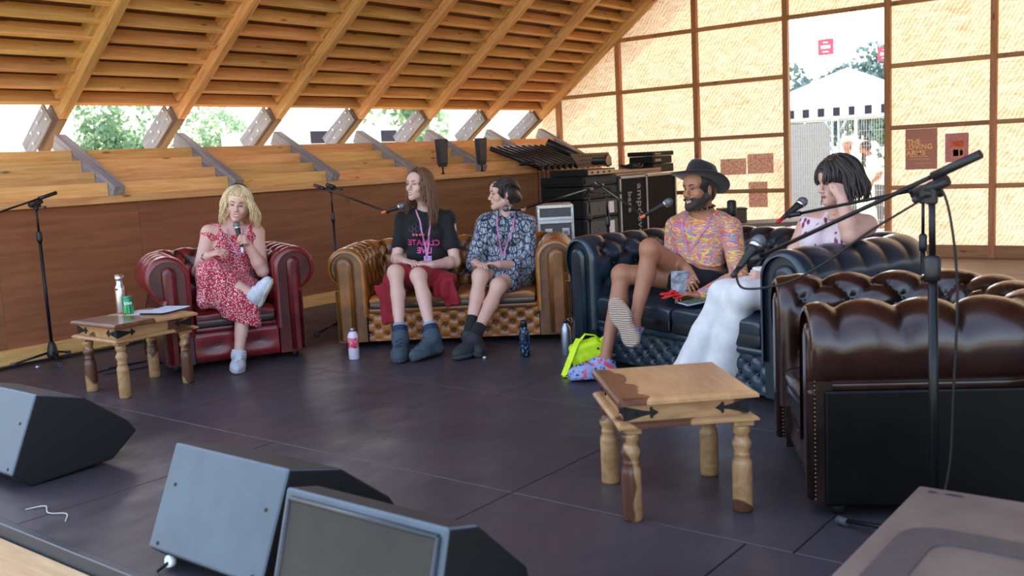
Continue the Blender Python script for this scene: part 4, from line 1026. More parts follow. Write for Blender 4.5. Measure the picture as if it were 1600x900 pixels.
for s_ in 'RL':
    o, g = shoe(w2, s_, SH_boot, SH_dsole, .016, .075, .026, 'hiking_boot'); laces(w2, o, s_, g, 5, SH_bootb, .024)
    S = garment(w2, [j['an' + s_], j['kn' + s_]], .1, .005); sh = nrm(j['kn' + s_] - j['an' + s_]); a = j['an' + s_]
    S.cone(a + sh * .015, a + sh * .105, .060, .058, .01); S.cut(a + sh * .092, sh); S.cut(a + sh * .02, -sh); put('boot_collar', S.skin('collar'), SH_bootb, o)
    S = garment(w2, [a, j['kn' + s_]], .1, .005); S.cone(a, a + sh * .12, .050, .046, .01); S.cut(a + sh * .115, sh); w2.add(S, 'sock', C_sock_g)
w2.face(FM, IR_brown, LIP_rose, H_brown, .9, True, (.001, 0), .45)
rng = np.random.RandomState(11); mb = MB(); paths = []
S = scalp_cap(w2, .008, front=(.04, .052))
for i in range(70): paths.append(fall(w2, rng, 70, 150, .30, .018, .014, 1.5, 82, (.015, -.035, -.05), flare=.012))
for i in range(60): paths.append(fall(w2, rng, -150, -75, .27, .016, .014, 1.5, 82, (-.02, -.06, 0), flare=.012))
for i in range(70): paths.append(fall(w2, rng, 140, 220, .28, .018, .012, 1.4, 84, (0, .01, 0), flare=.006))
for i in range(30):
    sg = rng.choice([-1, 1]); paths.append(fall(w2, rng, sg * 50, sg * 80, .22, .015, .012, 1.4, 76, (0, -.02, 0), po0=14))
for i in range(12): paths.append(fall(w2, rng, -120, -90, .34, .02, .02, 1.8, 82, (-.10, -.10, .02), flare=.02))
strands(mb, paths, .0070, .0012); put('hair_strands', mb.mesh('hair_strands'), H_brown, w2.add(S, 'hair', hairmat('hair_brown_roots', rgb(44, 28, 22), rgb(84, 54, 38))))
bv = bvh_of([tee])
ribbon(w2, bv, [[(.98, -.075), (.82, -.04), (.40, .005), (.30, .01)], [(.98, .06), (.82, .045), (.40, .02), (.30, .015)]], C_lan, .013)
bc = drape(w2, bv, [(.24, .02)])[0]; mb = MB(); Rm = Matrix((V3(w2.A), V3(w2.N), V3(w2.T))).transposed()
mb.box(V3(bc + w2.N * .012), (.062, .004, .075), Rm, .0015, 1); w2.add(mb.mesh('badge'), 'badge', plain('badge_print', rgb(180, 140, 200), .3, var=.3, scale=60))
def chest_text(p, bv, txt, size, h, a, mat, mirror, name, spacing=1.0, bold=.0):
    me = text_mesh(txt, size, 0, mirror, spacing, bold); bm = bmesh.new(); bm.from_mesh(me)
    bmesh.ops.triangulate(bm, faces=bm.faces[:]); bmesh.ops.subdivide_edges(bm, edges=[e for e in bm.edges if e.calc_length() > .012], cuts=2, use_grid_fill=False)
    for v in bm.verts:
        o = p.tp(h, a, .45) + p.A * v.co.x + p.T * v.co.y
        r = bv.ray_cast(V3(o), V3(-p.N)); v.co = (r[0] + V3(p.N) * .0035) if r[0] else V3(o - p.N * .35)
    bm.to_mesh(me); bm.free(); return p.add(me, name, mat)
chest_text(w2, bv, 'CLIMATE', .062, .50, -.01, C_pink, True, 'shirt_lettering', 1.0, .0016); chest_text(w2, bv, 'LIVE', .062, .385, -.005, C_pink, True, 'shirt_lettering', 1.0, .0022)
M_coral = plain('coral_print', rgb(222, 92, 104), .6); M_gprint = plain('grey_print', rgb(120, 96, 130), .6)
for (a_, h_) in ((-.085, .615), (-.060, .615), (-.035, .615), (.045, .75), (-.01, .615)):
    mb = MB(); c_ = drape(w2, bv, [(h_, a_)], .003)[0]; mb.sphere(c_, (.010, .010, .010), 10, 4, Matrix((V3(w2.A), V3(w2.T), V3(w2.N) * .12)).transposed().to_4x4()); w2.add(mb.mesh('shirt_dot'), 'shirt_dot', M_coral)
for (a_, h_) in ((-.105, .70), (-.080, .735), (-.055, .70), (-.03, .735), (-.08, .67)):
    mb = MB(); mb.tube([drape(w2, bv, [(h_ + .042 * math.sin(q), a_ + .017 * math.cos(q))], .002)[0] for q in np.linspace(0, 2 * PI, 7)], .0014, 4); w2.add(mb.mesh('shirt_hexagon'), 'shirt_hexagon', M_gprint)

# ================================================================ 3: dark-haired woman in the leaf print
w3 = Person('person', 'dark-haired woman in a grey and navy leaf-print shirt dress, hair tied back', (5.493, 4.917), (-.82, -.572), dict(
    head=(.408, .24, 1.118), neck=(.425, .28, .965), shR=(.265, .255, .890), shL=(.585, .265, .872), elR=(.165, .20, .60), wrR=(.205, -.03, .612), elL=(.575, .15, .565), wrL=(.372, -.055, .605),
    hipR=(.33, .29, .505), hipL=(.51, .29, .505), knR=(.235, -.14, .530), anR=(.148, -.35, .125), heelR=(.155, -.335, .048), toeR=(.235, -.56, .042), knL=(.370, -.165, .455), anL=(.195, -.46, .118), heelL=(.225, -.445, .050), toeL=(.075, -.63, .044)),
    (-.953, -.303, .02), (.10, .10, .99), SK_pale2, .98, .98)
body(w3, [((.205, -.03, .612), (.45, -.80, .0), (0, .2, -1), (.5, .5, .2), dict(curl=(20, 40, 30), sc=.86)), ((.372, -.055, .605), (-.92, -.10, .14), (-.05, -.15, -1), (0, .9, .2), dict(curl=(24, 34, 25), sc=.86))])
j = w3.J; S = garment(w3, [j['shR'], j['shL'], w3.hip, j['elR'], j['elL'], j['wrR'], lerp(j['hipL'], j['knL'], .7)], .2); w3.torso(S, .018, w=1.02)
S.cone(j['shR'], j['elR'], .074, .066, .03); S.cone(j['elR'], lerp(j['elR'], j['wrR'], .35), .064, .060, .03); S.cone(j['shL'], j['elL'], .074, .068, .03); S.cone(j['elL'], lerp(j['elL'], j['wrL'], .42), .066, .060, .03)
for s_ in 'RL': S.cone(j['hip' + s_], lerp(j['hip' + s_], j['kn' + s_], .62), .112, .092, .04)
S.cone(w3.hip, lerp(j['hipL'], j['knR'], .5), .12, .08, .05)
S.ripple(.0055, 6, 5); S.cone(w3.tp(1.12, 0, .09), w3.tp(.74, 0, .16), .07, .008, .01, 's'); S.ball(w3.tp(1.10, 0, .0), .074, .01, 's')
shirt = w3.add(S, 'shirt_dress', C_leaf)
mb = MB(); n_ = j['neck']
for a_ in (-1, 1):
    pts = [w3.tp(1.02, a_ * .02, -.085), w3.tp(1.03, a_ * .075, -.03), w3.tp(.99, a_ * .080, .035), w3.tp(.90, a_ * .045, .095)]
    mb.grid([[p_ + w3.T * .0 for p_ in pts], [p_ + w3.T * .035 + w3.A * a_ * .004 for p_ in pts], [p_ + w3.A * a_ * .024 - w3.T * .004 for p_ in pts]])
w3.add(mb.mesh('collar'), 'collar', C_leaf)
for s_ in 'RL':
    o, g = shoe(w3, s_, SH_dark, SH_dsole, .012, .015, .028)
    S = garment(w3, [j['an' + s_], j['kn' + s_]], .1, .005); sh = nrm(j['kn' + s_] - j['an' + s_]); a = j['an' + s_]; S.cone(a - sh * .01, a + sh * .13, .048, .045, .01); S.cut(a + sh * (.12 if s_ == 'L' else .15), sh); w3.add(S, 'sock', C_sock_b)
w3.face(FM, IR_brown, LIP_red, H_black, 1.0, True, (0, 0), .40)
rng = np.random.RandomState(21); mb = MB(); paths = []
bun = w3.hp(-.115, 0, -.045)
S = scalp_cap(w3, .005, front=(.04, .058), extra=lambda S: (S.ball(w3.hp(-.118, 0, -.04), .040, .02), S.ball(w3.hp(-.07, 0, .0), A3(.06, .06, .06), .03)))
for i in range(120):
    az = rng.choice([-1, 1]) * rng.uniform(28, 100); po = rng.uniform(38, 80); st = (az, po); P = []
    off = rng.uniform(.010, .020)
    for q in np.linspace(0, 1, 9):
        a_ = az + (np.sign(az) * 180 - az) * q; p_ = po + (104 - po) * q - 22 * math.sin(PI * q); P.append(w3.scalp(a_, p_, off + .008 * math.sin(PI * q)))
    P.append(bun + rng.normal(size=3) * .012); paths.append(wavy(P, .006, 1.2, rng))
for i in range(10): paths.append(fall(w3, rng, 60, 85, .08, .014, .01, 1.2, 78, po0=30))
strands(mb, paths, .0066, .0014); put('hair_strands', mb.mesh('hair_strands'), H_dark, w3.add(S, 'hair', H_dark))
mb = MB(); mb.sphere(w3.hp(.0, .088, -.045), (.007, .007, .007), 8, 6); w3.add(mb.mesh('earring'), 'earring', M_steel)
bv = bvh_of([shirt])
ribbon(w3, bv, [[(1.0, -.065), (.85, -.07), (.30, -.04)], [(1.0, .065), (.80, .055), (.30, -.035)]], C_lan, .013)

# ================================================================ 4: man in the hat
w4 = Person('person', 'bearded man in a black hat and swirl-print crop top, legs crossed', (5.092, 2.798), (-.938, .346), dict(
    head=(-.14, .35, 1.140), neck=(-.175, .415, .985), shR=(-.335, .33, .905), shL=(-.025, .50, .895), elR=(-.375, .315, .690), wrR=(-.065, .165, .668), elL=(.150, .39, .600), wrL=(.060, .15, .515),
    hipR=(-.29, .36, .580), hipL=(-.12, .37, .580), knL=(-.415, -.06, .632), anL=(-.380, -.24, .125), heelL=(-.352, -.235, .050), toeL=(-.475, -.425, .045), knR=(-.180, -.02, .800), anR=(-.196, -.150, .345), heelR=(-.138, -.215, .285), toeR=(-.222, -.262, .500), upR=(-.62, .70, .22)),
    (.042, -.998, .02), (-.04, .06, 1), SK_tan, 1.04, 1.04, False)
body(w4, [((-.065, .165, .668), (.72, -.30, -.60), (-.3, .7, -.6), (-.2, -.8, .4), dict(curl=((12, 20, 12), (18, 28, 18), (25, 35, 20), (30, 35, 25)), sc=.96)), ((.060, .15, .515), (-.60, -.72, .18), (.2, .1, -1), (-.8, .4, .4), dict(curl=(28, 40, 25), sc=.96))])
j = w4.J; S = garment(w4, [j['shR'], j['shL'], w4.hip, j['elR'], j['elL'], j['wrR'], j['wrL']], .2); w4.torso(S, .011); S.cut(w4.tp(.26, 0, 0), -w4.T - w4.N * .15)
S2 = garment(w4, [j['shR'], j['shL'], w4.hip, j['elR'], j['elL'], j['wrR'], j['wrL']], .2)
w4.arm(S2, 'R', .010, 1.35, 1.02); w4.arm(S2, 'L', .010, 1.92, 1.02)
S.g = np.minimum(S.g, S2.g); S.ripple(.003, 5, 4); S.ball(w4.tp(1.05, 0, .02), A3(.084, .084, .074), .01, 's'); top = w4.add(S, 'crop_top', C_swirl)
S = garment(w4, [w4.hip, j['knR'], j['knL']], .2); w4.torso(S, .012); S.cut(w4.tp(.14, 0, 0), w4.T)
for s_ in 'RL': w4.leg(S, s_, .014, .36)
S.ripple(.003, 4, 4); w4.add(S, 'shorts', C_black)
for s_ in 'RL':
    o, g = shoe(w4, s_, SH_clog, SH_ridge if s_ == 'R' else SH_clog, .014, .0, .024, 'clog', .010)
    if s_ == 'L':
        bvc = bvh_of([o]); mb = MB(); heel, toe = j['heelL'], j['toeL']
        for q, x in ((.60, -.02), (.60, .012), (.70, -.028), (.70, 0), (.70, .026), (.80, -.018), (.80, .014), (.88, 0)):
            h = bvc.ray_cast(V3(lerp(heel, toe, q) + g['side'] * x + A3(0, 0, .2)), V3((0, 0, -1)))
            if h[0]: mb.sphere(h[0], (.007, .007, .004), 8, 4)
        put('vent_hole', mb.mesh('vent_hole'), M_black, o)
w4.face(FM, IR_brown, LIP_man, H_black, 1.0, True, (0, .0), .40, -.001)
S = garment(w4, [j['head']], .2, .004); B = w4.B(); m_ = w4.sc
S.ball(w4.hp(.022, 0, -.052), (A3(.066, .057, .070) + .0055) * m_, .03, B=B)
for a in (-1, 1): S.cone(w4.hp(-.015, a * .050, -.045), w4.hp(.066, a * .014, -.100), .0275 * m_, .026 * m_, .02)
S.ball(w4.hp(.080, 0, -.106), .028 * m_, .02); S.cone(w4.hp(-.012, .073, .03), w4.hp(-.008, .062, -.05), .010, .018, .02); S.cone(w4.hp(-.012, -.073, .03), w4.hp(-.008, -.062, -.05), .010, .018, .02)
S.cone(w4.hp(.094, -.024, -.060), w4.hp(.094, .024, -.060), .0085, .0085, .01)
S.ripple(.0025, 6, 9)
S.ball(w4.hp(.085, 0, -.002), A3(.075, .066, .050) * m_, .012, 's', B=B); S.ball(w4.hp(.104, 0, -.072), A3(.026, .029, .0125) * m_, .006, 's', B=B)
w4.add(S, 'beard', H_beard)
S = scalp_cap(w4, .004, front=(.04, .06)); w4.add(S, 'hair', H_black)
# hat: crown with a crease, brim dipping at front and back
hu = nrm(w4.u - w4.f * .40 - w4.l * .04); hf = nrm(w4.f - hu * (w4.f @ hu)); hl = np.cross(hu, hf); hc = w4.hp(-.012, 0, .048)
def hp_(a, r_f, r_l, z): return hc + hf * (r_f * math.cos(a)) + hl * (r_l * math.sin(a)) + hu * z
mb = MB(); N_ = 40; rs = []
for (rf, rl, z0, dz) in ((.192, .168, -.002, 1), (.196, .173, .004, 1), (.188, .166, .008, 1), (.112, .092, .006, 0), (.108, .089, .04, 0), (.101, .081, .085, 0), (.090, .066, .108, 0), (.065, .040, .112, -1), (.03, .016, .098, -1)):
    rs.append([V3(hp_(a, rf, rl, z0 + (dz * (.040 * math.sin(a) ** 2 - .016) if dz > 0 else (0 if dz == 0 else .010 * abs(math.cos(a)))))) for a in np.linspace(0, 2 * PI, N_, endpoint=False)])
inner = [V3(hp_(a, .106, .088, .0)) for a in np.linspace(0, 2 * PI, N_, endpoint=False)]
mb.rings([inner] + rs, True, False, True)
hat = put('hat', mb.mesh('hat'), plain('black_felt', rgb(24, 20, 20), .85, Sheen_Weight=.3), w4.root)
mb = MB(); mb.rings([[V3(hp_(a, .1135, .0935, z)) for a in np.linspace(0, 2 * PI, N_, endpoint=False)] for z in (.008, .032)] , True, False, False); put('hat_band', mb.mesh('hat_band'), plain('hat_band', rgb(34, 26, 24), .5), hat)
mb = MB(); nc = lerp(w4.J['neck'], w4.hp(-.024, 0, -.06), .40) + w4.f * .016; ring = [nc + w4.f * .079 * math.cos(a) + w4.l * .079 * math.sin(a) - w4.u * .014 * math.cos(a) - w4.f * .006 for a in np.linspace(0, 2 * PI, 25)]
mb.tube(ring, .009, 6, flat=.35)
ch = w4.add(mb.mesh('choker'), 'choker', M_black); mb = MB()
for q in range(-3, 4): mb.sphere(nc + w4.f * .084 * math.cos(q * .4) + w4.l * .084 * math.sin(q * .4) - w4.u * .014 * math.cos(q * .4) - w4.f * .006, .005, 6, 4)
put('choker_stud', mb.mesh('stud'), M_steel, ch)
bv = bvh_of([top])
ribbon(w4, bv, [[(1.0, -.075), (.85, -.09), (.42, -.03)], [(1.0, .075), (.80, .075), (.42, -.025)]], C_lan, .011)
mb = MB(); tip = j['wrR'] + nrm(A3(.72, -.30, -.60)) * .115 + A3(0, 0, -.004); mb.tube([tip + A3(math.cos(a) * .004, math.sin(a) * .011, math.sin(a) * .006 + math.cos(a) * .009) for a in np.linspace(0, 2 * PI, 13)], .0028, 5); w4.add(mb.mesh('ring'), 'ring', plain('silver', (.8, .8, .82), .2, 1.))

# ================================================================ 5: woman leaning on the sofa arm
w5 = Person('person', 'woman with a dark fringe in white flared trousers, cheek propped on her hand', (5.092, 2.798), (-.938, .346), dict(
    head=(.832, .45, 1.168), neck=(.792, .50, 1.005), shR=(.662, .415, .930), shL=(.912, .585, .928), elR=(.590, .300, .690), wrR=(.590, .175, .660), elL=(.972, .375, .890), wrL=(.930, .365, 1.085),
    hipR=(.59, .43, .585), hipL=(.77, .43, .585), knR=(.412, .02, .575), knL=(.545, .02, .570), anR=(.262, -.075, .105), heelR=(.275, -.06, .048), toeR=(.195, -.25, .042), anL=(.400, .02, .105), heelL=(.41, .03, .048), toeL=(.345, -.17, .042)),
    (-.375, -.921, -.09), (-.02, .05, 1), SK_fair, .98, .95)
body(w5, [((.590, .175, .660), (-.35, -.55, .1), (-.8, .6, 0), (0, 0, 1), dict(curl=(50, 60, 40), sc=.84, thumb=(25, 10))), ((.930, .365, 1.085), (-.30, .02, .95), (-.9, .2, -.3), (-.1, -1, .1), dict(curl=(62, 78, 40), sc=.86, thumb=(20, 20)))])
j = w5.J; S = garment(w5, [j['shR'], j['shL'], w5.hip], .2); w5.torso(S, .010); S.cut(w5.tp(.80, 0, 0), w5.T - w5.N * .5)
for s_, a in (('R', -1), ('L', 1)):
    S.ball(j['sh' + s_] - A3(0, 0, .08) + w5.A * a * .03, A3(.07, .09, .12), .01, 's')
    S.chain([w5.tp(.62, a * .085, .125), w5.tp(.82, a * .062, .095), w5.tp(.98, a * .045, .045), w5.tp(1.04, a * .03, -.03)], [.030, .020, .014, .012], .012)
S.cone(w5.tp(.95, 0, .14), w5.tp(.46, 0, .20), .05, .010, .008, 's')
w5.add(S, 'halter_top', C_sprig)
S = garment(w5, [w5.hip, j['knR'], j['knL'], j['anR'], j['anL'], (.2, -.15, .05)], .2); w5.torso(S, .012); S.cut(w5.tp(.30, 0, 0), w5.T)
for s_ in 'RL':
    S.cone(j['hip' + s_], j['kn' + s_], .110, .080, .035); S.ball(j['kn' + s_], .082, .03)
    k_, a_ = j['kn' + s_], j['an' + s_] + A3(-.03, -.02, -.02); S.chain([k_, lerp(k_, a_, .5), a_], [.078, .094, .125], .03)
S.ripple(.006, 6, 13); S.cut((0, 0, .035), (0, 0, -1)); w5.add(S, 'trousers', C_white)
for s_ in 'RL': shoe(w5, s_, SH_dark, SH_dsole, .010, .0, .022)
w5.face(FM, IR_brown, LIP_red, H_black, .5, False, (0, -.001), .30)
rng = np.random.RandomState(31); mb = MB(); paths = []
S = scalp_cap(w5, .016)
for i in range(110):
    sg = rng.choice([-1, 1]); paths.append(fall(w5, rng, sg * 78, sg * 178, .155, .036, .010, 1.0, 84, flare=.030))
for i in range(34):
    sg = rng.choice([-1, 1]); paths.append(fall(w5, rng, sg * 26, sg * 72, .075, .028, .004, .8, 66, n=8, flare=.014, fwd=-.002))
for i in range(20): paths.append(fall(w5, rng, -14, 30, .008, .018, .003, .8, 56, n=4))
strands(mb, paths, .0080, .0016); hr = w5.add(S, 'hair', H_black); put('hair_strands', mb.mesh('hair_strands'), H_black, hr)
mb = MB(); c_ = w5.hp(.03, .01, .135)
for a_ in (-1, 1): mb.sphere(w5.hp(.045, .012 + a_ * .022, .128), (.020, .014, .012), 10, 6)
mb.tube([w5.hp(.04, .03, .125), w5.hp(.0, .06, .118), w5.hp(-.03, .08, .09)], .003, 5)
put('hair_clip', mb.mesh('hair_clip'), plain('tortoise_clip', rgb(60, 46, 32), .25), hr)
mb = MB(); nc = j['neck'] + w5.u * .01
for r_, dz in ((.068, 0), (.080, -.025)): mb.tube([nc + w5.N * r_ * math.cos(a) + w5.A * r_ * math.sin(a) - w5.T * (.022 * math.cos(a) - dz) for a in np.linspace(0, 2 * PI, 25)], .0022, 5)
w5.add(mb.mesh('necklace'), 'necklace', plain('gold', (.75, .52, .25), .3, 1.))
# ================================================================ MICROPHONES AND STANDS
M_grille = plain('mic_grille', rgb(120, 126, 134), .4, .8, var=.25, scale=500, bump=.6); M_orange = plain('orange_tape', rgb(236, 110, 60), .5); M_redt = plain('red_tape', rgb(176, 24, 34), .5)
M_lbl = plain('white_tape', rgb(226, 226, 230), .5); M_cable = plain('cable_rubber', rgb(16, 16, 17), .6)
def microphone(label, head, tail, band=None, group=None, name='microphone'):
    h, t_ = V3(head), V3(tail); d = (h - t_); L = d.length; R = d.to_track_quat('Z', 'Y').to_matrix().to_4x4()
    t = bpy.data.objects.new(name, None); COL.objects.link(t); t.matrix_world = Matrix.Translation(t_) @ R; tag(t, label, 'microphone', group)
    k = L
    mb = MB(); mb.lathe([(0, 0), (.011, 0), (.0125, .01), (.0125, .02), (.014, .04), (.019, k - .065), (.0205, k - .05), (0, k - .049)], 16); mb.build('handle', M_black, t)
    mb = MB(); mb.lathe([(.021, k - .052), (.0245, k - .044), (.0245, k - .036), (.021, k - .034)], 16); mb.build('collar_ring', M_steel, t)
    mb = MB(); mb.sphere((0, 0, k - .022), (.0265, .0265, .028), 16, 10); mb.build('grille', M_grille, t)
    mb = MB(); mb.lathe([(.0, -.045), (.008, -.045), (.010, -.04), (.010, -.002), (0, -.001)], 12); mb.build('connector', band or M_black, t)
    return t
def mic_stand(label, base, top, boom0, boom1, group=None, legs=((0, 120, 240)), r0=.0125, legr=.30, clip=True, lever=None, taper=True):
    b, p = V3(base), V3(top); t = thing('microphone_stand', label, 'microphone stand', base, 0., group); o = lambda v: V3(v) - b
    mb = MB(); mid = o(p) * .80
    mb.tube([o(b + V3((0, 0, .07))), mid], r0, 10); mb.build('lower_tube', M_blackm, t)
    mb = MB(); mb.tube([mid, o(p)], r0 * .68, 10); mb.build('upper_tube', M_blackm, t)
    mb = MB(); mb.lathe([(0, -.05), (r0 * 1.5, -.05), (r0 * 1.7, -.03), (r0 * 1.7, .02), (r0 * 1.1, .03), (0, .03)], 12, mid); mb.build('height_clutch', M_black, t)
    mb = MB(); mb.lathe([(0, .04), (.040, .04), (.044, .06), (.030, .13), (.018, .16), (0, .16)], 14); mb.build('leg_hub', M_black, t)
    for a in legs:
        a = math.radians(a); e = V3((math.cos(a) * legr, math.sin(a) * legr, .018))
        mb = MB(); mb.tube([V3((math.cos(a) * .03, math.sin(a) * .03, .075)), e], .0085, 8); lg = mb.build('leg', M_blackm, t)
        mb = MB(); d_ = e.normalized(); mb.tube([e - d_ * .045 + V3((0, 0, .002)), e], .0155, 8); mb.build('rubber_foot', plain('grey_rubber', rgb(70, 74, 82), .6), lg)
    q0, q1 = o(boom0), o(boom1); bd = (q1 - q0).normalized(); pv = o(p)
    mb = MB(); mb.tube([q0 + bd * .14, q1], .0075, 8); mb.build('boom', M_blackm, t)
    mb = MB(); mb.tube([q0, q0 + bd * .16], .0145, 10); mb.build('counterweight', M_black, t)
    mb = MB(); c = pv + V3((0, 0, -.02)); mb.box(c, (.034, .034, .07), None, .008, 2); mb.tube([pv - bd * .055, pv + bd * .055], .019, 10); mb.tube([c + V3((-.03, .02, 0)), c + V3((.03, -.02, 0))], .014, 10); mb.build('boom_clutch', M_black, t)
    mb = MB(); s = bd.cross(V3((0, 0, 1))).normalized(); mb.tube([c, c - s * .05 + V3((0, 0, -.006)), c - s * .10 + V3((0, 0, -.012))], .0035, 6); mb.sphere(c - s * .105 + V3((0, 0, -.012)), .011, 8, 6); mb.build('clamp_lever', M_black, t)
    if clip: mb = MB(); mb.tube([q1 - bd * .035, q1 + bd * .03], .013, 10); mb.build('mic_clip', M_black, t)
    return t
def cable(label, pts, r=.0035, name='cable', mat=None, group=None, n=10):
    P = [V3(p) for p in pts]; out = []
    for i in range(len(P) - 1):
        a, b, c, d = P[max(i - 1, 0)], P[i], P[i + 1], P[min(i + 2, len(P) - 1)]
        for k in range(n):
            u = k / n; out.append(.5 * ((2 * b) + (c - a) * u + (2 * a - 5 * b + 4 * c - d) * u * u + (3 * b - a - 3 * c + d) * u ** 3))
    out.append(P[-1]); mb = MB(); mb.tube(out, r, 6); return tag(mb.build(name, mat or M_cable), label, 'cable', group)
def w_of(pr, v): return pr.root.matrix_basis @ V3(v)
def P2W(O, F, v):
    F = V3((F[0], F[1], 0)).normalized(); e = V3((-F.y, F.x, 0)); return V3((O[0], O[1], 0)) + e * v[0] - F * v[1] + V3((0, 0, v[2]))
RED = ((4.241, 5.911), (-.424, -.905)); BLU = ((5.092, 2.798), (-.938, .346))
hm = P2W(*RED, (.082, .092, 1.030)); tm = P2W(*RED, (.100, .052, .850))
microphone('handheld microphone with pale tape, held up to the mouth of the blonde woman', hm, tm, M_lbl)
cable('thin cable hanging from the handheld microphone across the red dress', [tm + V3((0, 0, -.02)), P2W(*RED, (.12, -.02, .78)), P2W(*RED, (.12, -.10, .70)), P2W(*RED, (.10, -.14, .66))], .003)
mic_stand('black microphone stand with no microphone, standing by the back wall left of the table', (3.653, 7.473, 0), (3.653, 7.473, 1.235), (3.790, 7.410, 1.306), (3.20, 7.30, 1.165), legs=(-108, 160, 40), clip=False)
mic_stand('black microphone stand between the red armchair and the tan sofa', (5.56, 6.27, 0), (5.56, 6.27, 1.235), (5.50, 6.40, 1.25), (5.30, 5.37, 1.035), legs=(60, 180, 300), r0=.011)
microphone('microphone with an orange end pointing at the long-haired woman', (5.335, 5.205, 1.078), (5.290, 5.355, 1.036), M_orange)
mic_stand('black microphone stand standing behind the tan sofa by the equipment racks', (6.98, 4.62, 0), (6.98, 4.62, 1.09), (7.22, 4.63, 1.12), (5.93, 4.535, 1.0), legs=(20, 140, 260), r0=.011)
microphone('microphone at the chin of the woman in the leaf print', (5.720, 4.552, 1.022), (5.885, 4.522, .998), plain('pale_orange_tape', rgb(220, 150, 110), .5))
mic_stand('black microphone stand in the gap between the tan and navy sofas', (6.13, 3.90, 0), (6.13, 3.90, 1.125), (6.30, 4.10, 1.17), (5.41, 3.18, .985), legs=(0, 120, 240), r0=.011)
microphone('microphone with an orange end pointing at the man in the hat', (5.299, 2.909, 1.080), (5.325, 3.105, .992), M_orange)
mic_stand('thin black microphone stand behind the dark brown armchair', (4.78, 1.30, 0), (4.78, 1.30, 1.13), (4.765, 1.20, 1.165), (4.715, 1.90, 1.032), legs=(30, 150, 270), r0=.011)
microphone('microphone with red tape pointing at the woman in white trousers', (4.826, 1.884, 1.100), (4.700, 1.950, 1.018), M_redt)
mic_stand('tall black microphone stand in front of the dark brown armchair, nearest to the viewer', (3.24, .84, 0), (3.228, .852, 1.225), (3.155, .695, 1.323), (3.318, 1.49, .973), legs=(69, 190, 310), r0=.0155, legr=.40)
microphone('grey-headed microphone lowest on the near boom, in front of the navy sofa', (3.392, 1.492, 1.046), (3.285, 1.534, .945))
cable('black cable drooping from the near microphone to its boom', [(3.27, 1.54, .925), (3.25, 1.50, .875), (3.262, 1.36, .895), (3.265, 1.22, .965), (3.255, 1.05, 1.085), (3.236, .88, 1.19), (3.22, .84, 1.24), (3.225, .80, 1.15), (3.25, .78, .9), (3.25, .79, .55), (3.24, .80, .3), (3.20, .85, .02), (3.1, .8, .008)], .0045)
cable('thin cable hanging down the ply wall behind the red armchair', [(5.58, 7.655, 1.275), (5.66, 7.655, 1.285), (5.76, 7.655, 1.22), (5.80, 7.66, .9), (5.78, 7.65, .5), (5.86, 7.62, .15), (6.0, 7.5, .012), (5.6, 7.2, .008), (5.2, 7.0, .008)], .004)
cable('black cable hanging behind the red armchair beside the flask', [(3.93, 6.42, .62), (3.90, 6.50, .45), (3.93, 6.62, .12), (3.99, 6.7, .008), (3.7, 6.75, .008)], .004)
cable('thick black cables lying on the floor along the back wall', [(3.0, 7.45, .012), (3.5, 7.55, .012), (4.1, 7.50, .012), (4.6, 7.56, .012), (5.3, 7.52, .012), (6.2, 7.56, .012)], .011)
cable('black cable loop on the floor behind the near table legs', [(3.55, 6.55, .008), (3.9, 6.50, .008), (4.25, 6.62, .008), (3.9, 6.72, .008), (3.5, 6.66, .008)], .005)

# ================================================================ THINGS ON THE LEFT TABLE, BOTTLES
TZ = .4810
M_alu = plain('brushed_steel', (.62, .62, .63), .32, 1., var=.03)
def bottle(label, p, prof, mat, capprof, capmat, extra=None, name='water_bottle', cat='bottle', n=24):
    t = thing(name, label, cat, p); mb = MB(); mb.lathe(prof, n); mb.build('body', mat, t)
    if capprof: mb = MB(); mb.lathe(capprof, n); mb.build('cap', capmat, t)
    if extra: extra(t)
    return t
def fl_extra(t):
    mb = MB(); mb.tube([(.024, 0, .225), (.036, 0, .245), (.030, 0, .258), (0, 0, .262), (-.030, 0, .258)], .0025, 6); mb.build('carry_loop', M_steel, t)
    mb = MB(); mb.box((-.0345, -.012, .165), (.004, .02, .012)); mb.build('logo', plain('red_logo', rgb(200, 40, 50), .4), t)
bottle('brushed steel flask standing beside the green can on the wooden table', (3.520, 6.165, TZ), [(0, 0), (.033, 0), (.036, .006), (.036, .165), (.033, .18), (.024, .195), (.0225, .21), (.0225, .225), (0, .226)], M_alu, [(.0, .226), (.027, .226), (.029, .232), (.029, .248), (.026, .254), (0, .255)], M_alu, fl_extra, 'steel_flask', 'flask')
t = NT('green_can'); sx = t.n('SeparateXYZ'); t.l(t.coord('Object', rnd=False), sx.inputs[0]); wv = t.noise(t.coord('Object', (120, 120, 4), False), 1.2, 2)
m = t.math('MULTIPLY', t.ramp(wv, [(.50, (0, 0, 0)), (.54, (1, 1, 1))]), t.ramp(sx.outputs['Z'], [(.055, (1, 1, 1)), (.066, (0, 0, 0))]))
t.set(Base_Color=t.mix(m, rgb(24, 132, 84), rgb(104, 214, 130)), Roughness=.3, Metallic=.35)
can = thing('drink_can', 'green drinks can with white lettering beside the steel flask', 'can', (3.503, 6.055, TZ))
mb = MB(); mb.lathe([(0, .004), (.024, .004), (.026, 0), (.033, .012), (.033, .108), (.027, .119)], 28); mb.build('body', t.m, can)
mb = MB(); mb.lathe([(.0272, .118), (.0285, .121), (.0265, .1225), (.0245, .118), (0, .118)], 28); mb.build('lid', M_alu, can)
me = text_mesh('evol', .038, 0, True, .9, .0009); bm = bmesh.new(); bm.from_mesh(me); bmesh.ops.triangulate(bm, faces=bm.faces[:]); bmesh.ops.subdivide_edges(bm, edges=bm.edges[:], cuts=1)
ca = math.atan2(-6.055, -3.503)
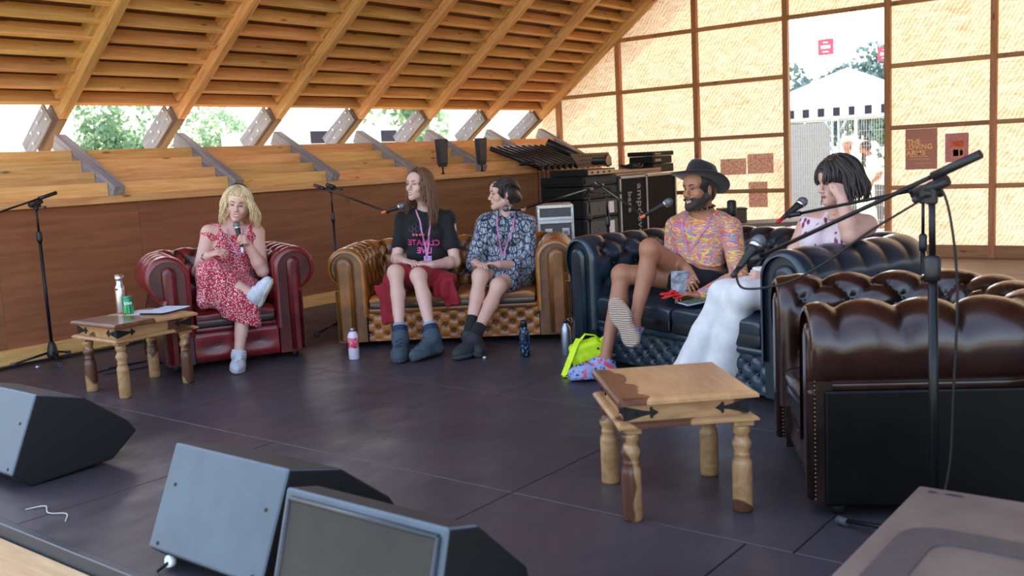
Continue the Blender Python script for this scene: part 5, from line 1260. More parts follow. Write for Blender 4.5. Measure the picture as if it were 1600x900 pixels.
for v in bm.verts: a = ca + v.co.x / .0335; v.co = (.0336 * math.cos(a), .0336 * math.sin(a), .078 + v.co.y)
bm.to_mesh(me); bm.free(); put('lettering', me, M_lbl, can)
M_paper = plain('printed_paper', rgb(226, 230, 240), .7, var=.02)
def ruled_sheet(label, c, rz, w, h, z, curl, ink=True):
    t = thing('paper_sheet', label, 'paper', (c[0], c[1], z), rz); mb = MB(); n = 14
    f = lambda x: curl * max(0, abs(x / w) - .25) ** 2 + .0012
    mb.rings([[V3((w * (i / n - .5), -h / 2, f(w * (i / n - .5)))), V3((w * (i / n - .5), h / 2, f(w * (i / n - .5)))), V3((w * (i / n - .5), h / 2, f(w * (i / n - .5)) - .0008)), V3((w * (i / n - .5), -h / 2, f(w * (i / n - .5)) - .0008))] for i in range(n + 1)], True, True, True, False); mb.build('sheet', M_paper, t)
    if ink:
        mb = MB(); r = random.Random(3)
        for k in range(11):
            y = -h / 2 + .02 + k * (h - .04) / 10
            for (a, b) in ((-.42, -.06), (.06, .42)):
                e = b - r.uniform(0, .12); mb.faces([(a * w, y, f(a * w) + .0006), (e * w, y, f(e * w) + .0006), (e * w, y + .003, f(e * w) + .0006), (a * w, y + .003, f(a * w) + .0006)], [(0, 1, 2, 3)])
        stuff(mb.build('printed_lines', plain('print_ink', rgb(186, 192, 216), .8), t))
    return t
ruled_sheet('open white printed pages lying on the edge of the wooden table', (3.665, 5.895), .35, .30, .21, TZ + .012, .05)
ruled_sheet('white sheet under the dark tablet on the wooden table', (3.590, 6.030), .6, .21, .15, TZ, .0, False)
t = thing('tablet', 'slim dark tablet lying under the open pages', 'tablet', (3.655, 5.905, TZ + .001), .40); mb = MB(); mb.box((0, 0, .005), (.25, .17, .008), None, .003, 2); mb.build('case', M_black, t); mb = MB(); mb.bx(-.115, .115, -.075, .075, .0091, .0098); mb.build('screen', plain('dark_glass', (.01, .01, .014), .1), t)

t = NT('pink_label'); sx = t.n('SeparateXYZ'); t.l(t.coord('Object', rnd=False), sx.inputs[0]); n = t.noise(t.coord('Object', rnd=False), 45, 2)
z = sx.outputs['Z']; band = t.math('MULTIPLY', t.math('GREATER_THAN', z, .085), t.math('LESS_THAN', z, .160))
t.set(Base_Color=t.mix(band, rgb(226, 208, 224), t.ramp(n, [(.4, rgb(206, 44, 84)), (.52, rgb(222, 96, 120)), (.62, rgb(236, 160, 150))])), Roughness=.35); M_pinkb = t.m
bottle('pale pink bottle with a red label on the floor by the tan sofa', (4.748, 5.238, 0), [(0, 0), (.034, 0), (.039, .006), (.0395, .16), (.039, .175), (.030, .195), (.020, .205), (0, .206)], M_pinkb, [(0, .206), (.019, .206), (.019, .226), (.015, .230), (0, .230)], plain('silver_cap', rgb(160, 160, 166), .3, .8), lambda t: None)
t = NT('dark_floral'); v = t.n('TexVoronoi'); t.l(t.coord('Object', (1, 1, .8), False), v.inputs['Vector']); v.inputs['Scale'].default_value = 55; n = t.noise(t.coord('Object', rnd=False), 30, 2)
t.set(Base_Color=t.mix(t.ramp(v.outputs['Distance'], [(.28, (1, 1, 1)), (.42, (0, 0, 0))]), rgb(18, 26, 44), t.ramp(n, [(.4, rgb(40, 84, 130)), (.55, rgb(90, 140, 190)), (.65, rgb(140, 150, 90))])), Roughness=.35)
bottle('dark blue patterned bottle on the floor at the foot of the tan sofa', (5.337, 4.122, 0), [(0, 0), (.032, 0), (.0365, .006), (.0365, .17), (.033, .195), (.022, .215), (0, .216)], t.m, [(0, .216), (.0235, .216), (.0245, .25), (.020, .260), (0, .262)], M_black, lambda t: None)
def sb(t):
    mb = MB(); mb.tube([(.012, 0, .243), (.030, -.01, .262), (.052, -.018, .250), (.060, -.02, .228), (.045, -.016, .226), (.020, -.008, .250)], .0035, 6); mb.build('carabiner', M_steel, t)
bottle('slim silver metal bottle with a carabiner beside the neon yellow bag', (5.493, 3.875, 0), [(0, 0), (.031, 0), (.035, .006), (.035, .178), (.030, .20), (.016, .222), (.015, .232), (0, .233)], plain('satin_aluminium', rgb(176, 180, 188), .38, .85), [(0, .233), (.017, .233), (.017, .255), (0, .257)], M_black, sb)
def tumb(t):
    mb = MB(); mb.tube([(-.036, 0, .10), (-.036, 0, .185), (-.028, 0, .198), (.0, 0, .198), (.006, 0, .19), (.006, 0, .135)], .006, 8); mb.build('carry_handle', M_black, t)
bottle('black handled tumbler on the floor by the white trouser hems', (4.98, 2.27, 0), [(0, 0), (.035, 0), (.04, .008), (.045, .13), (0, .131)], M_black, [(0, .131), (.047, .131), (.047, .145), (.02, .15), (0, .15)], M_black, tumb, 'tumbler', 'tumbler')
cw = P2W(*BLU, (.540, .16, .600)); cup = thing('paper_cup', 'white cup held on the lap of the woman in white trousers', 'cup', cw)
mb = MB(); mb.lathe([(0, 0), (.028, 0), (.040, .105), (.0415, .108), (.0385, .106), (.0275, .004), (0, .004)], 24); mb.build('body', plain('white_card', rgb(226, 228, 234), .6, var=.02), cup)
mb = MB(); mb.lathe([(0, .106), (.040, .106), (.042, .110), (.041, .116), (.036, .118), (0, .117)], 24); mb.build('lid', plain('white_lid', rgb(232, 234, 238), .4, var=.01), cup)

# man's hand: printed card, red flower garland, booklet
cp = P2W(*BLU, (-.035, .080, .590)); t = thing('printed_card', 'grey speckled card standing in the lap of the man', 'card', cp, math.atan2(-.79, .62)); mb = MB(); mb.box((0, 0, 0), (.105, .002, .155), Matrix.Rotation(.12, 3, 'X')); 
n_ = NT('moon_card'); q = n_.noise(n_.coord('Object', rnd=False), 26, 5, .65); n_.set(Base_Color=n_.ramp(q, [(.38, rgb(96, 100, 112)), (.5, rgb(150, 156, 166)), (.65, rgb(196, 202, 210))]), Roughness=.5); mb.build('card', n_.m, t)
bk = P2W(*BLU, (.10, .04, .497)); t = thing('booklet', 'thin pale blue booklet under the red flowers in the hand of the man', 'booklet', bk, math.atan2(-.55, .83)); mb = MB(); mb.box((.05, 0, 0), (.20, .13, .008), Matrix.Rotation(-.10, 3, 'Y')); mb.build('pages', plain('pale_pages', rgb(190, 200, 226), .6), t); mb = MB(); mb.box((.05, 0, .0055), (.20, .13, .002), Matrix.Rotation(-.10, 3, 'Y')); mb.build('cover', plain('booklet_cover', rgb(90, 110, 90), .5, var=.4, scale=40), t)
rf = thing('flower_garland', 'bright red cloth flower garland on the booklet', 'garland', P2W(*BLU, (-.005, -.01, .515)), 0); M_rf = plain('red_petals', rgb(226, 30, 34), .6); M_yf = plain('yellow_petals', rgb(226, 170, 40), .6)
rr = random.Random(5)
for k in range(16):
    mb = MB(); c = V3((rr.uniform(-.05, .06), rr.uniform(-.05, .05), rr.uniform(0, .035)))
    for q in range(6):
        a = q * PI / 3; mb.sphere(c + V3((math.cos(a) * .011, math.sin(a) * .011, 0)), (.010, .010, .006), 6, 4)
    mb.build('flower', M_yf if k % 7 == 3 else M_rf, rf)

# neon bag
M_neon = plain('neon_canvas', rgb(206, 238, 20), .55, var=.06, bump=.2); M_neon2 = plain('neon_webbing', rgb(214, 240, 30), .5)
bag = thing('shoulder_bag', 'neon yellow shoulder bag with flap and strap on the floor', 'bag', (5.15, 3.47, 0), math.atan2(-.79, .62))
S = Sdf((-.22, -.16, -.01), (.22, .16, .30), .005); S.rbox((.0, 0, .10), (.105, .06, .095), .03, np.array([[.97, 0, .24], [0, 1, 0], [-.24, 0, .97]]), .01); S.ball((.0, -.03, .09), (.09, .05, .08), .04); S.ripple(.003, 4, 6); S.cut((0, 0, .002), (0, 0, -1)); put('body', S.skin('body'), M_neon, bag)
mb = MB(); mb.box((.025, -.072, .135), (.15, .012, .09), Matrix.Rotation(-.25, 3, 'Y'), .004); mb.build('flap', M_neon, bag)
mb = MB(); mb.tube([(.07, -.085, .15), (.10, -.09, .08)], .011, 8, flat=.35); mb.build('buckle_strap', M_neon2, bag); mb = MB(); mb.sphere((.062, -.086, .158), (.008, .004, .008), 8, 5); mb.build('buckle', M_black, bag)
def strap(pts, w, name):
    mb = MB(); P = [V3(p) for p in pts]; rs = []
    for i, p in enumerate(P):
        d = (P[min(i + 1, len(P) - 1)] - P[max(i - 1, 0)]).normalized(); s_ = V3((0.75, -.66, 0)); s_ = (s_ - d * s_.dot(d)).normalized(); nn_ = d.cross(s_)
        rs.append([p - s_ * w / 2 - nn_ * .0015, p + s_ * w / 2 - nn_ * .0015, p + s_ * w / 2 + nn_ * .0015, p - s_ * w / 2 + nn_ * .0015])
    mb.rings(rs, True, True, True, False); return mb.build(name, M_neon2, bag)
strap([(-.055, -.02, .215), (-.085, -.06, .17), (-.125, -.10, .09), (-.165, -.15, .012), (-.17, -.17, .004), (-.10, -.16, .004), (.0, -.13, .004)], .045, 'shoulder_strap')
strap([(-.04, .02, .20), (-.01, .02, .235), (.05, .02, .225), (.09, .02, .19)], .022, 'grab_handle')
mb = MB(); mb.box((.10, -.02, .19), (.06, .035, .05), Matrix.Rotation(-.5, 3, 'Y'), .006); mb.build('side_pocket', M_neon, bag)

# ================================================================ STAGE MONITORS
t = NT('scuffed_cabinet'); n1 = t.noise(t.coord('Object', rnd=False), 6, 5, .6); n2 = t.noise(t.coord('Object', rnd=False), 90, 2)
t.set(Base_Color=t.ramp(n1, [(.3, rgb(62, 76, 90)), (.7, rgb(78, 94, 108))]), Roughness=t.ramp(n1, [(.3, (.42,) * 3), (.7, (.55,) * 3)])); t.bump(n2, .15, .001); M_cab = t.m
t = NT('grille_mesh'); n2 = t.noise(t.coord('Object', rnd=False), 320, 2); n1 = t.noise(t.coord('Object', rnd=False), 3, 4, .7)
t.set(Base_Color=t.ramp(n1, [(.35, rgb(36, 35, 35)), (.7, rgb(50, 47, 44))]), Roughness=.6, Metallic=.2); t.bump(n2, .4, .001); M_mesh = t.m
M_cab_shade = plain('cabinet_side_shade', rgb(20, 21, 23), .6, bump=.2, scale=80)  # cabinet copy darkened: shade on faces turned from the sky put into colour
def wedge(label, x0, y0, w, prof, face_i, group=None):
    """floor monitor: profile in x,z, pushed along y; face_i = index of the edge towards the audience"""
    t = thing('stage_monitor', label, 'speaker', (x0, y0, 0), 0, group)
    mb = MB(); mb.prism([(x, 0, z) for x, z in prof], (0, w, 0)); bm = mb.bm; bmesh.ops.bevel(bm, geom=[e for e in bm.edges], offset=.010, segments=3, profile=.5, affect='EDGES')
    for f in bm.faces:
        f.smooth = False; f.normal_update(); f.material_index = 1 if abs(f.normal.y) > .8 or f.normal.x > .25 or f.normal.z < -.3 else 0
    mb.build('cabinet', [M_cab, M_cab_shade], t)
    a, b = prof[face_i], prof[(face_i + 1) % len(prof)]; d = V3((b[0] - a[0], 0, b[1] - a[1])); n = V3((d.z, 0, -d.x)).normalized()
    if n.x > 0: n = -n
    return t, V3((a[0], 0, a[1])), d, n
PW = [(-.07, .075), (.08, .42), (.30, .36), (.52, .19), (.56, .13), (.42, .02), (.02, .0)]
def screws(t, a, d, n, w, pts):
    for (u, v) in pts:
        mb = MB(); mb.lathe([(0, 0), (.007, 0), (.007, .002), (.003, .003), (.003, .001), (0, .001)], 10); o = mb.build('bolt', M_black, t); p = a + d * u + V3((0, w * v, 0)) + n * .0005; o.location = p; o.rotation_euler = n.to_track_quat('Z', 'Y').to_euler()
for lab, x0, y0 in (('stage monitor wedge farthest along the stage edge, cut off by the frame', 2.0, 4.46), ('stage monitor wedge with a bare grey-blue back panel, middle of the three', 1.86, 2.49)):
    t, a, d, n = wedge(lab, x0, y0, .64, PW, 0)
    screws(t, a, d, n, .64, ((.62, .10), (.62, .90), (.06, .08), (.06, .92)))
    mb = MB(); g0, g1 = V3((.12, .03, .415)), V3((.50, .03, .215)); g0, g1 = V3((.12, .03, .4018)), V3((.285, .03, .3568)); nn = V3((.06, 0, .22)).normalized(); mb.prism([g0 - nn * .006, g1 - nn * .006, g1 + V3((0, .58, 0)) - nn * .006, g0 + V3((0, .58, 0)) - nn * .006], nn * .009); mb.build('grille', M_mesh, t)
    mb = MB(); mb.bx(.03, .05, .2, .44, .02, .06); mb.build('socket_plate', M_black, t)
    if x0 < 1.9:
        mb = MB(); mb.tube([(-.035, .545, .03), (-.055, .545, .035)], .022, 10); mb.build('power_plug', M_lbl, t); mb = MB(); mb.tube([(-.05, .545, .03), (-.10, .55, .012), (-.12, .50, .006), (-.12, .3, .006)], .006, 6); mb.build('power_lead', M_cable, t)
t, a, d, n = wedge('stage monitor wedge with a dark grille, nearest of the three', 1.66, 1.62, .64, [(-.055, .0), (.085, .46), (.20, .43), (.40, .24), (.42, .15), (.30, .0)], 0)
mb = MB(); w = .64; e = .028; dn = d.normalized(); L = d.length
q = [a + dn * e + V3((0, e, 0)), a + dn * (L - e) + V3((0, e, 0)), a + dn * (L - e) + V3((0, w - e, 0)), a + dn * e + V3((0, w - e, 0))]
mb.prism([p + n * .002 for p in q], n * .004); mb.build('grille', M_mesh, t); M_frame = plain('frame_dark', rgb(50, 56, 62), .4)
mb = MB()
for p0, p1 in ((0, 1), (1, 2), (2, 3), (3, 0)):
    mb.tube([q[p0] + n * .004, q[p1] + n * .004], .008, 8)
mb.build('grille_frame', M_frame, t); screws(t, a, d, n * 1.0, w, ((.85, .12), (.85, .88)))
# near cabinet, lower right
t = NT('dusty_brown_cabinet'); n1 = t.noise(t.coord('Object', rnd=False), 5, 5, .65); t.set(Base_Color=t.ramp(n1, [(.3, rgb(92, 78, 72)), (.7, rgb(116, 102, 94))]), Roughness=.55); t.bump(t.noise(t.coord('Object', rnd=False), 60, 3), .12, .002); M_brn = t.m
t = thing('speaker_cabinet', 'brown-grey speaker cabinet cut off by the near corner of the stage', 'speaker', (2.28, .30, 0), 0)
mb = MB(); mb.box((0, 0, .225), (.75, .86, .45), None, .008, 2); mb.build('cabinet', M_brn, t)
def rr_ring(x0, x1, y0, y1, r, n=6):
    P = []
    for cx, cy, a0 in ((x1 - r, y1 - r, 0), (x0 + r, y1 - r, PI / 2), (x0 + r, y0 + r, PI), (x1 - r, y0 + r, 1.5 * PI)):
        for k in range(n + 1): a = a0 + PI / 2 * k / n; P.append((cx + r * math.cos(a), cy + r * math.sin(a)))
    return P
mb = MB(); o_, i_ = rr_ring(-.36, .085, -.20, .375, .09), rr_ring(-.36 + .10, -.005, -.0, .29, .05)
mb.rings([[V3((x, y, .449)) for x, y in i_], [V3((x, y, .4535)) for x, y in i_], [V3((x, y, .4535)) for x, y in o_], [V3((x, y, .449)) for x, y in o_]], True, False, False, False); mb.build('rubber_pad', plain('worn_pad', rgb(72, 66, 66), .6), t)
for k, (x, y, rx) in enumerate(((.335, .385, .012), (.335, .33, .028))):
    mb = MB(); mb.sphere((x, y, .449), (.010, rx, .004), 12, 5); mb.build('inset', plain('dark_inset', rgb(30, 32, 44), .4), t)
# ================================================================ EQUIPMENT IN THE CORNER
M_case = plain('black_case', rgb(11, 10, 10), .55, var=.1, Specular_IOR_Level=.3); M_case2 = plain('olive_grey_panel', rgb(44, 41, 37), .5); M_trim = plain('case_trim', rgb(150, 148, 146), .35, .7); M_trimb = plain('bronze_trim', rgb(150, 122, 98), .4, .5)
def rack(label, x0, y0, z0, wx, wy, h, front, latches=True):
    t = thing('amplifier_rack', label, 'rack case', (x0, y0, z0), 0, None)
    mb = MB(); mb.bx(0, wx, 0, wy, .002, h - .002, bevel=.012); mb.build('case', M_case, t)
    mb = MB(); mb.bx(.03, wx - .03, -.012, .004, .03, h - .03, bevel=.006); mb.build('front_panel', front, t)
    mb = MB(); mb.bx(-.010, .004, .05, wy - .05, .035, h - .035, bevel=.006); mb.build('side_panel', M_case, t)
    if latches:
        for x in (wx * .70,):
            mb = MB(); mb.bx(x, x + .10, -.016, -.008, h * .2, h * .8); mb.build('label_plate', M_lbl, t); mb = MB(); mb.bx(x - .06, x - .005, -.02, -.01, h * .35, h * .7); mb.build('butterfly_latch', plain('latch_tan', rgb(170, 140, 110), .4, .4), t)
        mb = MB(); mb.sphere((wx * .42, -.014, h * .45), (.012, .006, .02), 8, 5); mb.build('blue_lamp', plain('blue_mark', rgb(60, 70, 190), .4), t)
    return t
zz = 0
for k, (h, lab, fr, lt) in enumerate(((.42, 'black rack case at the bottom of the amplifier stack', M_case, False), (.24, 'olive-fronted rack case with a white label, second from the bottom of the stack', M_case2, True), (.22, 'olive-fronted rack case with a white label, third from the bottom of the stack', M_case2, True), (.15, 'dark rack case, second from the top of the amplifier stack', M_case, False), (.12, 'dark flat rack case on the top of the amplifier stack', M_case, False))):
    rack(lab, 9.2, 6.16, zz, .72, .60, h, fr, lt); zz += h
t = thing('mixer_unit', 'thin metal-fronted unit lying on top of the rack stack', 'mixer', (9.22, 6.12, zz), 0); mb = MB(); mb.bx(0, .60, 0, .5, .0, .075, bevel=.006); mb.build('case', M_case, t); mb = MB(); mb.bx(.02, .58, -.008, .004, .012, .062); mb.build('front_panel', M_trimb, t)
for x in (.1, .22, .34, .46): mb = MB(); mb.lathe([(0, 0), (.012, 0), (.010, .012), (0, .012)], 10, M=Matrix.Rotation(PI / 2, 4, 'X')); o = mb.build('knob', M_black, t); o.location = (x, -.008, .036)
zt = zz
# large trunk with rotated lettering
tr = thing('equipment_chest', 'large black trunk with metal edges and pale lettering by the translucent wall', 'trunk', (9.94, 6.14, 0), 0)
mb = MB(); mb.bx(.01, 1.38, .008, .70, .01, 1.10); mb.build('panels', plain('trunk_black', rgb(6, 6, 7), .7, Specular_IOR_Level=.15), tr)
for x in (.0, .62, 1.36): mb = MB(); mb.bx(x, x + .03, -.004, .03, 0, 1.11); mb.build('metal_edge', M_trim, tr)
mb = MB(); mb.bx(0, 1.39, -.004, .03, 1.085, 1.115); mb.build('metal_edge', M_trim, tr); mb = MB(); mb.bx(-.002, .03, 0, .70, 1.085, 1.115); mb.build('metal_edge', M_trim, tr); mb = MB(); mb.bx(0, 1.39, -.004, .03, 0, .03); mb.build('metal_edge', M_trim, tr)
for txt, x, z, s in (('ampdeve', .46, .70, .16), ('base', .23, .80, .13)):
    me = text_mesh(txt, s, .002, False, 1.1, .003); me.transform(Matrix.Translation((x, .0035, z)) @ Matrix.Rotation(PI / 2, 4, 'X') @ Matrix.Rotation(-PI / 2, 4, 'Z')); put('lettering', me, plain('grey_lettering', rgb(120, 124, 130), .5), tr)
t = thing('folded_table', 'long pale-edged boards lying across the tops of the trunk and racks', 'board', (9.9, 6.2, 1.118), 0)
for k, (dz, mt) in enumerate(((0, M_trimb), (.034, M_trimb))): mb = MB(); mb.bx(.0, 1.15, .0, .55, dz, dz + .030, bevel=.004); mb.build('board', mt, t)
# silver-edged flight case
fc = thing('flight_case', 'silver-edged flight case standing behind the tan sofa', 'flight case', (6.98, 4.98, 0), math.atan2(-.79, .62))
mb = MB(); mb.bx(-.15, .15, 0, .40, .01, .955); mb.build('body', plain('grey_laminate', rgb(92, 88, 84), .5), fc)
M_sil = plain('aluminium_edge', rgb(206, 206, 208), .3, .85)
for x in (-.16, .135): mb = MB(); mb.bx(x, x + .025, -.008, .41, 0, .96, bevel=.004); mb.build('edge_rail', M_sil, fc)
for z in (.935, .80, .83): mb = MB(); mb.bx(-.155, .155, -.010, .41, z, z + .03, bevel=.004); mb.build('edge_rail', M_sil, fc)
for x in (-.10, .05):
    mb = MB(); mb.bx(x, x + .07, -.016, -.002, .69, .76, bevel=.006); q = mb.build('butterfly_latch', M_sil, fc); mb = MB(); mb.bx(x + .015, x + .055, -.019, -.015, .70, .735); mb.build('latch_dish', plain('latch_grey', rgb(130, 130, 134), .35, .8), q)
# pipes resting on the joists
M_pipe = plain('dark_pipe', rgb(44, 42, 44), .38, .3)
for k in range(12):
    x = 9.87 + k * .135; p0, p1 = V3((x, 8.02, 1.535)), V3((x + .26, 7.40, 1.250)); d = (p1 - p0).normalized()
    t = tag(bpy.data.objects.new('pipe', None), ('first', 'second', 'third', 'fourth', 'fifth', 'sixth', 'seventh', 'eighth', 'ninth', 'tenth', 'eleventh', 'twelfth')[k] + ' dark pole of the sloping row on the joists, counting towards the translucent wall', 'pole', 'row of dark poles on the joists'); COL.objects.link(t); t.location = p0
    mb = MB(); mb.tube([(0, 0, 0), p1 - p0], .036, 12); mb.build('tube', M_pipe, t); mb = MB(); mb.tube([p1 - p0 - d * .02, p1 - p0 + d * .012], .039, 12); mb.build('end_cap', M_black, t)
t = thing('truss_pole', 'thicker grey pole leaning beyond the row of dark poles', 'pole', (11.0, 7.3, 1.25)); mb = MB(); mb.tube([(-.18, .5, .34), (.12, -.05, .02)], .05, 12); mb.build('tube', M_pipe, t); mb = MB(); mb.tube([(.10, -.02, .04), (.13, -.07, .01)], .056, 12); mb.build('end_cap', M_steel, t)
t = thing('perforated_panel', 'brown perforated panel leaning by the far corner', 'panel', (10.62, 7.16, 1.22)); mb = MB(); mb.prism([(-.2, 0, .19), (.72, 0, .19), (.80, 0, .01), (.0, 0, .01)], (0, .02, 0)); mb.build('board', plain('brown_board', rgb(112, 88, 72), .6), t)
mb = MB()
for i in range(11):
    for jx in range(3): mb.sphere((.02 + i * .065 + (jx % 2) * .03, -.001, .05 + jx * .05), (.014, .003, .012), 8, 4)
stuff(mb.build('holes', plain('hole_dark', rgb(50, 40, 36), .8), t))
t = thing('flanged_tube', 'short black tube with a pale rim lying on the racks', 'tube', (10.25, 6.5, 1.26)); mb = MB(); R_ = Matrix.Rotation(PI / 2, 4, 'X'); mb.lathe([(.0, -.2), (.05, -.2), (.05, 0), (.078, .005), (.078, .02), (.045, .022), (.045, -.05), (0, -.05)], 18, M=R_); mb.build('tube', M_black, t); mb = MB(); mb.lathe([(.055, .0225), (.066, .0225), (.066, .026), (.055, .026)], 18, M=R_); mb.build('rim', M_trimb, t); t.location.z = 1.305
for k, (x, y, z, dx, dy, dz, lab) in enumerate(((11.02, 6.3, 1.118, .55, .4, .11, 'lowest black box in the pile on top of the trunk'), (11.10, 6.34, 1.229, .50, .36, .10, 'middle black box in the pile on top of the trunk'), (11.06, 6.32, 1.330, .56, .38, .06, 'flat black box on the top of the pile on the trunk'))):
    if k == 0: x -= .0
    t = thing('equipment_box', lab, 'box', (x, y, z)); mb = MB(); mb.bx(0, dx, 0, dy, 0, dz - .002, bevel=.01); mb.build('case', M_case, t); mb = MB(); mb.bx(.05, .2, -.006, .004, dz * .3, dz * .6); mb.build('latch', M_trimb, t)
rr = random.Random(9)
for k, (c, r_, lab) in enumerate((((9.75, 7.35, 1.29), .09, 'tangle of black cable draped over the ledge beside the racks'), ((10.6, 6.35, 1.19), .13, 'coil of black cable lying on the boards over the trunk'))):
    pts = []
    for q in range(40):
        a = q * .9; pts.append((c[0] + math.cos(a) * r_ * rr.uniform(.6, 1.4), c[1] + math.sin(a) * r_ * rr.uniform(.5, 1.2), c[2] + .008 + .05 * rr.random()))
    cable(lab, pts, .008, 'cable_coil', n=5)
for k in range(4):
    x = 10.35 + k * .09; cable(('first', 'second', 'third', 'fourth')[k] + ' black cable hanging over the ledge, counting towards the translucent wall', [(x, 7.70, 1.26), (x + .01, 7.655, 1.262), (x + .02, 7.645, 1.15), (x + .05 * (k % 2), 7.64, .8), (x + .03, 7.64, .4), (x + .1, 7.60, .012)], .007, group='hanging cables by the racks')
# floodlights on the ledge
for x, y, lab in ((8.60, 7.725, 'dark tapered lamp on a short pole on the ledge, nearer to the long-haired woman'), (9.32, 7.725, 'dark tapered lamp on a short pole on the ledge, nearer to the row of poles')):
    t = thing('ledge_lamp', lab, 'lamp', (x, y, 1.25)); mb = MB(); mb.lathe([(0, 0), (.025, 0), (.02, .012), (.009, .018), (.009, .10), (0, .10)], 10); mb.build('pole', M_blackm, t)
    mb = MB(); mb.rings([[V3((sx * w / 2, sy * dd / 2, z)) for sx, sy in ((-1, -1), (1, -1), (1, 1), (-1, 1))] for w, dd, z in ((.085, .05, .085), (.115, .065, .13), (.150, .075, .40), (.140, .065, .41))], True, True, True, False); mb.build('shade', plain('lamp_grey', rgb(46, 48, 52), .5), t)
# behind the man: trestle board, box and lamp
t = thing('low_bench', 'pale wooden bench behind the navy sofa near the doorway', 'bench', (8.95, 3.55, 0), math.atan2(-.79, .62)); mb = MB(); mb.bx(-.75, .55, -.02, .48, .62, .66, bevel=.004); mb.build('bench_top', M_deck, t)
for sx in (-.68, .48):
    for sy in (.03, .43): mb = MB(); mb.bx(sx - .03, sx + .03, sy - .03, sy + .03, 0, .62); mb.build('leg', M_pinez, t)
t = thing('wooden_box', 'brown wooden box on the bench behind the man', 'box', (8.75, 4.12, .66), math.atan2(-.79, .62)); mb = MB(); mb.bx(-.13, .12, 0, .2, 0, .125, bevel=.006); mb.build('box', plain('brown_wood_box', rgb(88, 62, 46), .6), t); mb = MB(); mb.bx(-.135, .125, -.004, .204, .125, .14); mb.build('lid', plain('dark_box_lid', rgb(52, 40, 34), .6), t)
t = thing('black_lamp', 'small black cylinder lamp in front of the wooden box', 'lamp', (8.50, 4.03, .66)); mb = MB(); mb.lathe([(0, 0), (.06, 0), (.06, .02), (.02, .03), (.02, .10), (0, .10)], 14); mb.build('base', M_black, t); mb = MB(); mb.lathe([(0, .09), (.04, .09), (.045, .11), (.045, .22), (.03, .235), (0, .236)], 14); mb.build('lamp_head', M_black, t)

# ================================================================ POSTERS ON THE OUTSIDE OF THE THIN WALL
def through(name, c, hi=None):
    t = NT(name); n = t.noise(t.coord('Object', rnd=False), 42, 5, .75); cc = t.ramp(n, [(.42, c), (.60, hi or tuple(x * 1.5 for x in c))])
    tr = t.n('BsdfTranslucent'); t.l(cc, tr.inputs[0]); df = t.n('BsdfDiffuse'); t.l(cc, df.inputs[0]); mx = t.n('MixShader'); mx.inputs[0].default_value = .6; t.l(df.outputs[0], mx.inputs[1]); t.l(tr.outputs[0], mx.inputs[2]); t.l(mx.outputs[0], t.out.inputs[0]); return t.m
def poster(label, y1, y0, z0, z1, m, items=()):
    t = thing('poster', label, 'poster', (XS - .004, (y0 + y1) / 2, (z0 + z1) / 2)); w, h = abs(y1 - y0), z1 - z0
    mb = MB(); mb.box((0, 0, 0), (.003, w, h)); mb.build('sheet', m, t)
    for kind, txt, cy, cz, s, mt in items:
        if kind == 't': me = text_mesh(txt, s, .0005, False, 1.05, .002)
        else: b = MB(); b.bx(-s[0] / 2, s[0] / 2, -s[1] / 2, s[1] / 2, 0, .0006); me = b.mesh('b')
        me.transform(Matrix.Translation((-.0028, cy, cz)) @ Matrix(((0, 0, -1, 0), (-1, 0, 0, 0), (0, 1, 0, 0), (0, 0, 0, 1)))); put('lettering' if kind == 't' else 'block', me, mt, t)
    return t
P_br = through('poster_brown', rgb(190, 160, 150), rgb(204, 174, 162)); P_ye = through('poster_ochre', rgb(250, 226, 170)); P_or = through('poster_orange', rgb(236, 146, 104)); P_pk = through('poster_dusk', rgb(196, 158, 160), rgb(214, 180, 180)); P_wh = through('poster_pale', rgb(232, 190, 150))
poster('brown poster reading THE LOVING ARMS on the translucent wall', 3.10, 3.455, 1.02, 1.487, P_br, (('t', 'THE', .085, .085, .078, P_ye), ('t', 'LOVING', .03, .025, .082, P_ye), ('t', 'ARMS', .06, -.045, .082, P_ye), ('b', '', .03, -.085, (.2, .006), P_ye), ('b', '', .02, -.115, (.22, .004), P_ye), ('b', '', -.03, -.165, (.18, .004), P_ye)))
poster('dusky poster with an orange block and a pale panel beside the brown poster', 2.765, 3.015, 1.09, 1.416, P_pk, (('b', '', -.01, .045, (.135, .07), P_or), ('t', 'M', -.01, .045, .07, P_pk), ('b', '', -.01, -.06, (.14, .115), P_wh), ('b', '', .01, -.06, (.055, .075), P_pk), ('b', '', -.05, -.06, (.03, .06), P_pk)))
P_m = through('poster_mottled', rgb(196, 164, 150), rgb(248, 232, 218))
poster('mottled brown sheet with a torn look, nearer to the hat of the man', 5.455, 5.82, 1.03, 1.24, P_m); poster('mottled brown square sheet, upper one beside the doorway', 5.083, 5.436, 1.035, 1.29, P_m); poster('mottled brown sheet crossing the batten beside the doorway', 5.168, 5.427, .60, .93, P_m)
